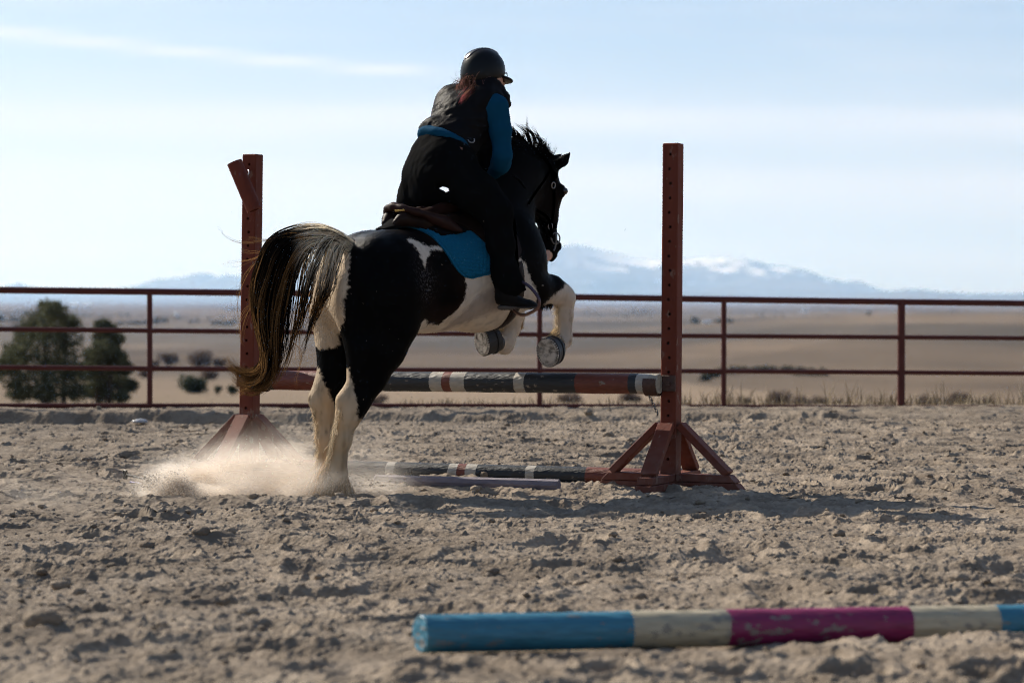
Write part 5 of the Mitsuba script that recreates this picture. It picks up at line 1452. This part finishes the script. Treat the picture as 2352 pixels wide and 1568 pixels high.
# --- helmet
helmet = f'{person}__helmet'
HC = at(1110, 163, 13.985) + HUP * 0.004
HB_ = Body(HC - 0.24, HC + 0.24, 0.005)
HB_.ell(HC, [FACE, HSD, HUP], [0.120, 0.104, 0.114], 0.01)
HB_.ell(HC - FACE * 0.016 - HUP * 0.045, [FACE, HSD, HUP], [0.100, 0.098, 0.085], 0.03)
HB_.keep(HC - HUP * 0.060, -HUP + FACE * 0.30, 0.012)
inn = [(HC - HUP * 0.02, [0.108, 0.086, 0.092])]
HB_.ell(inn[0][0] - HUP * 0.02, [FACE, HSD, HUP], inn[0][1], 0.004, sub=True)
scene['helmet_shell'] = bumped(principled((0.0050, 0.0053, 0.0058), 0.34, specular=0.16), lambda p, n, uv: fbm(p.x * 400, p.y * 400, p.z * 400, 2), 0.0003, 4e-4)
hs = part(person, 'helmet', HB_.mesh(2), 'helmet_shell', smooth=True, label='matt black riding helmet with a grey panel over the crown')
PK = Body(HC - 0.24, HC + 0.24, 0.0045)
PK.ell(HC + FACE * 0.112 - HUP * 0.036, [unit(FACE - 0.25 * HUP), HSD, unit(HUP + 0.25 * FACE)], [0.056, 0.092, 0.012], 0.01)
PK.ell(HC + FACE * 0.036 - HUP * 0.054, [FACE, HSD, HUP], [0.075, 0.084, 0.045], 0.004, sub=True)
part(person, 'helmet_peak', PK.mesh(2), 'helmet_shell', smooth=True)
# raised centre panel from the back over the crown
pp = []
for t in np.linspace(-0.30, 0.62, 26):
    ang = math.pi / 2 + t * math.pi * 0.62
    for w in np.linspace(-1, 1, 15):
        half = 0.034 * (1 - 0.35 * max(0, t)) * (1.0 if t < 0.45 else max(0.0, 1 - ((t - 0.45) / 0.17) ** 2) ** 0.5)
        lat = w * half / 0.104
        q = np.array([math.cos(ang) * math.sqrt(max(0, 1 - lat * lat)), lat, math.sin(ang) * math.sqrt(max(0, 1 - lat * lat))]) * [0.120, 0.104, 0.114] * (1.022 if abs(w) < 0.93 else 0.995)
        pp.append(HC + FACE * q[0] + HSD * q[1] + HUP * q[2])
n0, n1 = 26, 15
i, j = np.meshgrid(np.arange(n0 - 1), np.arange(n1 - 1), indexing='ij'); a = (i * n1 + j).ravel()
pm = trimesh.Trimesh(np.array(pp), np.vstack([np.stack([a, a + 1, a + n1 + 1], -1), np.stack([a, a + n1 + 1, a + n1], -1)]), process=False)
scene['helmet_panel'] = {'type': 'twosided', 'bsdf': principled((0.016, 0.0165, 0.018), 0.30, specular=0.3)}
part(hs, 'crown_panel', pm, 'helmet_panel', smooth=40)
P_ = np.array(pp).reshape(n0, n1, 3); rim_ = np.vstack([P_[:, 1], P_[-1, 2:-2], P_[::-1, -2], P_[0, -2:1:-1]])
part(hs, 'panel_trim', tube(rim_, 0.0022, 6), principled((0.16, 0.16, 0.17), 0.35, metallic=0.5), smooth=True)
for sd in (-1, 1):
    hp = [HC - HUP * 0.045 + HSD * 0.098 * sd + FACE * 0.03, HEAD - HUP * 0.055 + HSD * 0.078 * sd + FACE * 0.025, HEAD - HUP * 0.10 + HSD * 0.045 * sd + FACE * 0.045, HEAD - HUP * 0.128 + FACE * 0.06]
    part(hs, 'harness', ribbon(curve(hp, 14), 0.014, HSD * sd + FACE * 0.2, 0.003), 'frame_plastic')
# --- hair
BUN = at(1082, 194, 13.93)
hr = np.random.default_rng(77)
hp, hc = [], []
for k in range(420):
    r0 = BUN + hr.normal(0, 1, 3) * [0.030, 0.030, 0.012] + np.array([0.012, 0.012, 0.022])
    pk = hr.random() < 0.3
    w1 = hr.normal(0, 1, 3) * 0.015
    pts = [r0, r0 + np.array([-0.018, -0.018, -0.014]) + w1, r0 + np.array([-0.020, -0.028, -0.040]) + w1 * 1.3, r0 + np.array([0.0, -0.018, -0.062]) + w1 * 1.1]
    hp.append(curve(pts, 14)); base = np.array([0.30, 0.14, 0.13]) if pk else np.array([0.085, 0.048, 0.032])
    hc.append(np.repeat((base * (0.5 + 0.9 * hr.random()))[None], 14, 0))
for k in range(260):                                        # the tail of it lying down the back
    r0 = BUN + hr.normal(0, 0.012, 3) + np.array([-0.005, -0.03, -0.03]); w1 = hr.normal(0, 1, 3) * 0.008
    pts = []
    for t, (u, v) in enumerate(((1086, 205), (1076, 216), (1066, 226), (1058, 238))):
        d = unit(at(u, v, 13.9) - CAM); ts = np.linspace(13.5, 14.4, 300); val = VB.at(CAM + d * ts[:, None]); q = np.argmax(val < 0.012)
        pts.append(CAM + d * ts[q] + w1 * (1.3 - 0.15 * t) + hr.normal(0, 0.003, 3))
    n_ = hr.random(); p = curve(pts, 14); e = 0.55 + 0.5 * hr.random()
    p = np.stack([np.interp(np.linspace(0, min(e, 1), 14), np.linspace(0, 1, 14), p[:, i]) for i in range(3)], -1)
    hp.append(p); g = np.linspace(0, 1, 14)[:, None]
    c_ = np.array([0.08, 0.045, 0.032]) * (1 - g) + np.array([0.50, 0.13, 0.15]) * g if hr.random() < 0.7 else np.array([0.08, 0.05, 0.035]) * (1 - g) + np.array([0.45, 0.25, 0.15]) * g
    hc.append(c_ * (0.6 + 0.6 * hr.random()))
fly = [curve([at(u, v, 13.93) for u, v in q], 14) for q in ([(1062, 189), (1050, 187), (1040, 182), (1034, 172)], [(1064, 186), (1054, 180), (1050, 176), (1048, 172)], [(1088, 190), (1094, 184), (1099, 178), (1100, 170)], [(1090, 196), (1080, 200), (1074, 208), (1070, 214)])]
hp += fly; hc += [np.full((14, 3), 0.03)] * len(fly)
hm, hcol = hair(np.array(hp), np.r_[np.full(len(hp) - len(fly), 0.0013), np.full(len(fly), 0.0007)], np.array(hc))
part(person, 'ponytail', hm, 'hair', smooth=True, color=np.clip(hcol, 0.004, 0.8), label='brown ponytail with pink ends tied at the nape')
# ------------------------------------------------------------------ trees, shrubs and farms beyond the fence
_Y = np.exp(np.linspace(math.log(26.0), math.log(40000.0), 1200))


def on_land(u, v):
    """Where the ground beyond the fence is seen at column u, row v."""
    x = (u - CU) * _Y / FL; z = land_z(x, _Y)
    rows_ = HZ + FL * (CAMZ - z) / _Y
    k = int(np.argmax(rows_ <= v)) if (rows_ <= v).any() else len(_Y) - 1
    return np.array([x[k], _Y[k], z[k]]), FL / _Y[k]


def leaves(centers, radii, per, size, seed, flat=0.8):
    """Needle and leaf clumps: small bent faces spread through the clumps' volumes, denser towards their skins."""
    r = np.random.default_rng(seed); V = []
    for c, R in zip(centers, radii):
        n = per; d = r.normal(0, 1, (n, 3)); d /= np.linalg.norm(d, axis=1, keepdims=True)
        p = c + d * R * (r.random((n, 1)) ** 0.45) * [1, 1, flat] * (0.75 + 0.5 * meshkit.noise(d * 2.3 + R, seed)[:, None])
        a = r.normal(0, 1, (n, 3)) + d * 0.8; a /= np.linalg.norm(a, axis=1, keepdims=True)
        b = np.cross(a, r.normal(0, 1, (n, 3))); b /= np.linalg.norm(b, axis=1, keepdims=True)
        s = size * (0.5 + r.random((n, 1)))
        V.append(np.stack([p - b * s * 0.35, p + b * s * 0.35, p + a * s * 1.1], 1))
    v = np.vstack(V).reshape(-1, 3)
    return trimesh.Trimesh(v, np.arange(len(v)).reshape(-1, 3), process=False)


def leaf_bsdf(a, b, f):
    return {'type': 'principledthin', 'base_color': proc(lambda p, n, uv: mix(a, b, fbm(p.x * f, p.y * f, p.z * f, 3))), 'roughness': 0.7, 'diff_trans': 0.5, 'spec_trans': 0.0}


scene['pine_needles'] = leaf_bsdf((0.050, 0.056, 0.034), (0.135, 0.140, 0.085), 1.3)
scene['cedar_needles'] = leaf_bsdf((0.034, 0.044, 0.032), (0.075, 0.088, 0.056), 1.5)
scene['bare_twigs'] = leaf_bsdf((0.11, 0.086, 0.074), (0.20, 0.150, 0.12), 0.6)
scene['far_green'] = leaf_bsdf((0.030, 0.034, 0.026), (0.065, 0.068, 0.052), 0.05)
scene['bark'] = bumped(principled(proc(lambda p, n, uv: mix((0.03, 0.022, 0.017), (0.085, 0.062, 0.046), fbm(p.x * 14, p.y * 14, p.z * 3, 3))), 0.9), lambda p, n, uv: fbm(p.x * 20, p.y * 20, p.z * 4, 3), 0.02)


def pine(clumps, trunks, label, Yd, seed):
    key = thing('pine_tree', label, 'pine tree', 'pine trees beyond the fence')
    r = np.random.default_rng(seed); s = Yd / FL
    C = np.array([at(u, v, Yd) + [0, r.normal(0, 0.55), 0] for u, v, q in clumps]); R = np.array([q * s * 1.24 for _, _, q in clumps])
    wood = []
    for u, v0, v1 in trunks:
        g = land_z(np.array([(u - CU) * s]), np.array([Yd]))[0]
        base = at(u, 930, Yd); base[2] = g - 0.1; top = at(u + r.normal(0, 4), v1, Yd)
        pts = curve([base, base * 0.6 + top * 0.4 + [0.05, 0, 0], top], 14); wood.append(tube(pts, np.linspace(0.15, 0.04, 14), 9))
        for c in C:
            if abs((c - base)[0]) < 1.6 and c[2] > base[2] + 0.5:
                h = np.clip((c[2] - 0.35 - base[2]) / (top[2] - base[2]), 0.12, 0.98); q = base * (1 - h) + top * h
                wood.append(tube(curve([q, (q + c) / 2 + [0, 0, 0.08], c], 7), np.linspace(0.045, 0.012, 7), 6))
    part(key, 'trunk', join(wood), 'bark', smooth=True)
    part(key, 'crown', leaves(C, R, 600, 0.15, seed), 'pine_needles')
    return key


pine([(105, 712, 24), (138, 716, 24), (82, 742, 30), (128, 748, 36), (163, 742, 20), (62, 768, 24), (105, 778, 40), (148, 786, 36), (50, 812, 34), (16, 814, 22), (92, 830, 42), (140, 838, 40), (30, 858, 34), (76, 880, 38),
      (128, 884, 36), (168, 852, 28), (172, 900, 24), (44, 900, 24), (100, 906, 22), (8, 842, 18)], [(100, 925, 760), (144, 925, 720)], 'big dark pine tree with two trunks beyond the left end of the fence', 118.0, 3)
pine([(238, 748, 15), (252, 758, 15), (230, 776, 20), (262, 780, 18), (242, 802, 26), (216, 818, 22), (270, 818, 20), (246, 842, 28), (206, 850, 22), (286, 846, 17), (226, 880, 27), (264, 882, 26), (298, 886, 14), (240, 908, 22),
      (284, 910, 15), (202, 900, 18)], [(223, 925, 770), (248, 925, 740)], 'smaller narrow pine tree just right of the big pine', 122.0, 4)


def shrub(u, v, w, h, label, mat, name, cat, group, seed, per=70):
    p, s = on_land(u, v); r = np.random.default_rng(seed); W, H = w / s / 2, h / s
    key = thing(name, label, cat, group)
    n = 9; C = np.stack([p[0] + r.uniform(-0.7, 0.7, n) * W, p[1] + r.uniform(-0.7, 0.7, n) * W, p[2] + H * (0.25 + 0.45 * r.random(n))], -1)
    R = np.minimum(W, H) * (0.45 + 0.35 * r.random(n))
    stems = [tube(curve([[p[0] + 0.15 * W * r.normal(), p[1], p[2] - 0.05 * H], (p + c) / 2 + [0, 0, 0.1 * H], c], 5), np.linspace(0.05, 0.015, 5) * H, 5) for c in C]
    part(key, 'stem', join(stems), 'bark'); part(key, 'crown', leaves(C, R, per, np.minimum(W, H) * 0.30, seed), mat)


G1, G2, G3 = 'bare grey shrubs on the slope', 'dark green cedars on the slope', 'bare reddish shrubs in the hollow'
for k, (u, v, w, h, l) in enumerate([(386, 840, 40, 30, 'rounded grey shrub mid slope just right of the left fence post'), (352, 842, 22, 16, 'small grey shrub close behind the left fence post'), (458, 842, 52, 38, 'largest bare grey shrub on the brown slope'), (505, 842, 30, 22, 'grey shrub mid slope nearest the left jump standard'), (335, 868, 34, 26, 'bare grey shrub at the right foot of the smaller pine'), (480, 872, 36, 22, 'low grey shrub right above the cedars')]):
    shrub(u, v, w, h, l, 'bare_twigs', 'bare_shrub', 'shrub', G1, 100 + k)
for k, (u, v, w, h, l) in enumerate([(446, 903, 56, 42, 'widest dark green cedar low on the slope left of the jump standard'), (500, 906, 20, 26, 'small dark cedar beside the widest cedar'), (534, 906, 22, 26, 'small dark cedar nearest the left jump standard')]):
    shrub(u, v, w, h, l, 'cedar_needles', 'cedar', 'cedar', G2, 120 + k, 90)
for k, (u, v, w, h, l) in enumerate([(1312, 924, 86, 26, 'wide low grey shrub under the raised pole below the near fore hoof'), (1448, 922, 46, 26, 'bare shrub behind the fence left of the right jump standard'), (1790, 930, 44, 40, 'tallest bare reddish shrub behind the fence right of the jump'), (1838, 932, 40, 26, 'reddish shrub close right of the tallest one'), (1885, 931, 36, 22, 'third reddish shrub from the jump along the fence'), (1925, 932, 28, 16, 'low reddish shrub just left of the thick fence post'), (2130, 930, 50, 24, 'reddish shrub just right of the thick fence post'), (2200, 931, 60, 34, 'broad reddish shrub midway between thick post and right edge'), (2262, 931, 36, 18, 'low rightmost reddish shrub behind the fence'), (860, 928, 60, 26, 'low shrub seen behind the near hind leg under the pole'), (1710, 930, 26, 24, 'narrow bare shrub just right of a thin fence post near the jump')]):
    shrub(u, v, w, h * 0.75, l, 'bare_twigs', 'low_shrub', 'shrub', G3, 140 + k)
# the dark brushy gully and far lines of trees: masses of small crowns
cs, rs = [], []
r8 = np.random.default_rng(9)
for k in range(90):
    t = r8.random(); u = 1616 + 280 * t; v = 856 + 8 * r8.random() - (8 * math.exp(-((t - 0.45) / 0.3) ** 2)); v += 14 * max(0, 0.14 - t) / 0.14
    p, s = on_land(u, v); R = (3 + 6 * r8.random() * (1 - 0.5 * t)) / s; cs.append(p + [0, 0, R * 0.5]); rs.append(R)
whole('gully_brush', leaves(np.array(cs), np.array(rs), 60, 0.6, 12), 'far_green', label='dark brush filling the gully in the far field', kind='stuff', cat='brush')
cs, rs, sz = [], [], []
for u0, u1, v, hgt, n in ((-40, 46, 738, 12, 26), (272, 342, 745, 9, 18), (355, 384, 742, 12, 9), (436, 460, 742, 8, 6), (478, 540, 746, 11, 18), (520, 560, 712, 5, 12), (270, 300, 722, 4, 8), (30, 60, 716, 5, 10), (560, 700, 716, 5, 22), (100, 330, 728, 5, 30), (380, 620, 733, 5, 30), (0, 60, 752, 7, 16), (300, 560, 762, 6, 20), (1330, 1500, 728, 4, 18), (1700, 1900, 728, 4, 16), (900, 1000, 716, 5, 16), (1340, 1375, 716, 4, 9), (1440, 1500, 716, 5, 14),
                          (1592, 1608, 742, 11, 7), (1640, 1682, 741, 9, 12), (1700, 1790, 714, 3, 20), (1985, 2000, 722, 6, 5), (2180, 2200, 716, 4, 5)):
    for k in range(n):
        p, s = on_land(u0 + (u1 - u0) * r8.random(), v + r8.normal(0, 1.2)); R = hgt * (0.35 + 0.4 * r8.random()) / s; cs.append(p + [0, 0, R * 0.7]); rs.append(R)
cs, rs = np.array(cs), np.array(rs)
far = join([leaves(cs[i:i + 1], rs[i:i + 1], 45, rs[i] * 0.5, 300 + i) for i in range(len(cs))])
whole('far_trees', far, 'far_green', label='dark lines of distant trees on the plain', kind='stuff', cat='trees')

# far farm buildings
scene['white_wall'] = principled((0.72, 0.72, 0.70), 0.7)
scene['metal_roof'] = principled((0.42, 0.43, 0.45), 0.4, metallic=0.3)


def house(u, v, w, h, label, cat, name, roof='metal_roof'):
    p, s = on_land(u, v); W, H = w / s, h / s; D = W * 0.6
    key = thing(name, label, cat, 'far farm buildings')
    part(key, 'wall', trimesh.creation.box([W, D, H * 0.65]).apply_translation(p + [0, 0, H * 0.3]), 'white_wall')
    z0, z1 = p[2] + H * 0.62, p[2] + H
    e = 0.06 * W
    v_ = np.array([[-W / 2 - e, -D / 2 - e, z0], [W / 2 + e, -D / 2 - e, z0], [W / 2 + e, D / 2 + e, z0], [-W / 2 - e, D / 2 + e, z0], [-W / 2 - e, 0, z1], [W / 2 + e, 0, z1]]) + [p[0], p[1], 0]
    rf = part(key, 'roof', trimesh.convex.convex_hull(v_), roof)
    for q in (-0.25, 0.22):
        part(key, 'window', trimesh.creation.box([W * 0.12, 0.06 * D, H * 0.2]).apply_translation(p + [q * W, -D / 2, H * 0.36]), 'dark_hole')


house(1624, 743, 17, 8, 'white farmhouse between dark trees on the far plain', 'house', 'farmhouse')
house(64, 706, 10, 5, 'leftmost pale barn on the far plain, behind the big pine', 'barn', 'far_barn')
house(171, 706, 17, 9, 'pale barn on the skyline just right of the big pine', 'barn', 'far_barn', 'white_wall')
house(200, 706, 16, 9, 'second pale barn on the skyline right of the big pine', 'barn', 'far_barn', 'white_wall')
house(1880, 860, 12, 4, 'tiny white shed at the end of the brushy gully', 'shed', 'far_shed', 'white_wall')
house(1850, 716, 14, 5, 'pale barn on the far skyline right of the right jump standard', 'barn', 'far_barn')
p, s = on_land(405, 727); R = 5.2 / s
tk = thing('water_tank', 'round white water tank shining on the far plain', 'water tank')
part(tk, 'shell', trimesh.util.concatenate([trimesh.creation.cylinder(R, R * 1.2, sections=32).apply_translation(p + [0, 0, R * 0.6]), trimesh.creation.icosphere(subdivisions=3, radius=R).apply_scale([1, 1, 0.6]).apply_translation(p + [0, 0, R * 1.2])]), 'white_wall', smooth=40)
# ------------------------------------------------------------------ dust thrown up by the hind hooves
DLO, DHI = np.array([-3.1, 12.3, -0.12]), np.array([-0.30, 14.7, 0.72])
NX, NY, NZ = 130, 100, 48
gx, gy, gz = [DLO[k] + (DHI[k] - DLO[k]) * (np.arange(n) + 0.5) / n for k, n in enumerate((NX, NY, NZ))]
Zg, Yg, Xg = np.meshgrid(gz, gy, gx, indexing='ij')
den = np.zeros(Zg.shape)
for u, v, Yd, sx, sy, sz, a in [(372, 1122, 13.15, .05, .07, .050, 16), (400, 1106, 13.2, .08, .10, .055, 8), (430, 1122, 13.12, .11, .10, .055, 16), (480, 1140, 13.1, .12, .09, .040, 12), (470, 1098, 13.3, .13, .14, .06, 7), (540, 1110, 13.35, .15, .18, .075, 7), (620, 1106, 13.4, .17, .20, .085, 7),
                                (690, 1116, 13.4, .14, .18, .075, 6), (740, 1128, 13.35, .10, .14, .06, 5), (590, 1070, 13.5, .16, .16, .07, 3.6), (560, 1140, 13.2, .18, .12, .04, 6), (835, 1128, 13.5, .09, .12, .04, 4), (880, 1120, 13.6, .06, .10, .045, 3.5), (895, 1095, 13.7, .08, .12, .05, 0.9),
                                (690, 1060, 13.6, .22, .3, .08, 0.30), (600, 1040, 13.6, .20, .3, .09, 0.14), (110, 1140, 13.3, .40, .4, .06, 0.22), (40, 1180, 12.9, .30, .3, .05, 0.5), (840, 1070, 13.6, .14, .25, .09, 0.35)]:
    c = at(u, v, Yd)
    den += a * np.exp(-0.5 * (((Xg - c[0]) / sx) ** 2 + ((Yg - c[1]) / sy) ** 2 + ((Zg - c[2]) / sz) ** 2))
P = np.stack([Xg, Yg, Zg], -1)
n1 = meshkit.fbm(P * [7, 7, 10] + 1.5 * meshkit.fbm(P * 4, 2, 3)[..., None], 5, 7)
den = den * np.clip((n1 - 0.36) * 4.6, 0.0, 2.4)
edge = np.minimum.reduce([np.clip((Xg - DLO[0]) / 0.3, 0, 1), np.clip((DHI[0] - Xg) / 0.12, 0, 1), np.clip((Yg - DLO[1]) / 0.2, 0, 1), np.clip((DHI[1] - Yg) / 0.2, 0, 1), np.clip((DHI[2] - Zg) / 0.1, 0, 1)])
den = np.clip(den * edge, 0, 30)
scene['dust_air'] = {'type': 'heterogeneous', 'albedo': {'type': 'rgb', 'value': [0.88, 0.81, 0.725]},
                     'sigma_t': {'type': 'gridvolume', 'grid': mi.VolumeGrid(np.ascontiguousarray(den[..., None], np.float32)), 'to_world': T().translate(DLO.tolist()).scale((DHI - DLO).tolist())},
                     'scale': 1.0, 'phase': {'type': 'hg', 'g': 0.2}}
scene['dust_cloud'] = {'type': 'cube', 'to_world': T().translate(((DLO + DHI) / 2).tolist()).scale(((DHI - DLO) / 2).tolist()), 'bsdf': {'type': 'null'}, 'interior': {'type': 'ref', 'id': 'dust_air'}, 'exterior': {'type': 'ref', 'id': 'haze_air'}}
labels['dust_cloud'] = {'label': 'pale cloud of dust kicked up behind the hind hooves', 'kind': 'stuff'}

# grit and crumbs flung into the air
r9 = np.random.default_rng(15)
pts, siz = [], []
for k in range(4600):                                         # the spray of sand at the back of the cloud
    t = r9.random() ** 0.8; u = 490 - 152 * t + r9.normal(0, 5 + 9 * t); v = 1160 - 50 * t - 18 * math.sin(3.1 * t) + r9.normal(0, 5 + 10 * t * (1.1 - t) * 3)
    pts.append(at(u, v, 13.05 + 0.25 * r9.random())); siz.append(0.0020 * math.exp(r9.normal(0, 0.55)))
for k in range(420):
    pts.append(at(860 + r9.normal(0, 34), 1118 - abs(r9.normal(0, 22)), 13.4 + 0.2 * r9.random())); siz.append(0.0019 * math.exp(r9.normal(0, 0.5)))
for k in range(340):
    pts.append(at(r9.uniform(380, 900), 1165 - 260 * r9.random() ** 2.0, 12.9 + 0.8 * r9.random())); siz.append(0.0016 * math.exp(r9.normal(0, 0.5)))
for k in range(60):
    pts.append(at(r9.uniform(400, 1450), r9.uniform(480, 1050), 12.8 + 1.2 * r9.random())); siz.append(0.0019 * math.exp(r9.normal(0, 0.4)))
vs, fs, o = [], [], 0
km = [clod(50 + k, 0) for k in range(5)]
for k, (p, s_) in enumerate(zip(pts, siz)):
    m_ = km[k % 5]; vs.append(m_.vertices * s_ + p); fs.append(m_.faces + o); o += len(m_.vertices)
whole('flying_grit', trimesh.Trimesh(np.vstack(vs), np.vstack(fs), process=False), 'sand', label='grains and crumbs of sand flung into the air behind the horse', kind='stuff', cat='grit')
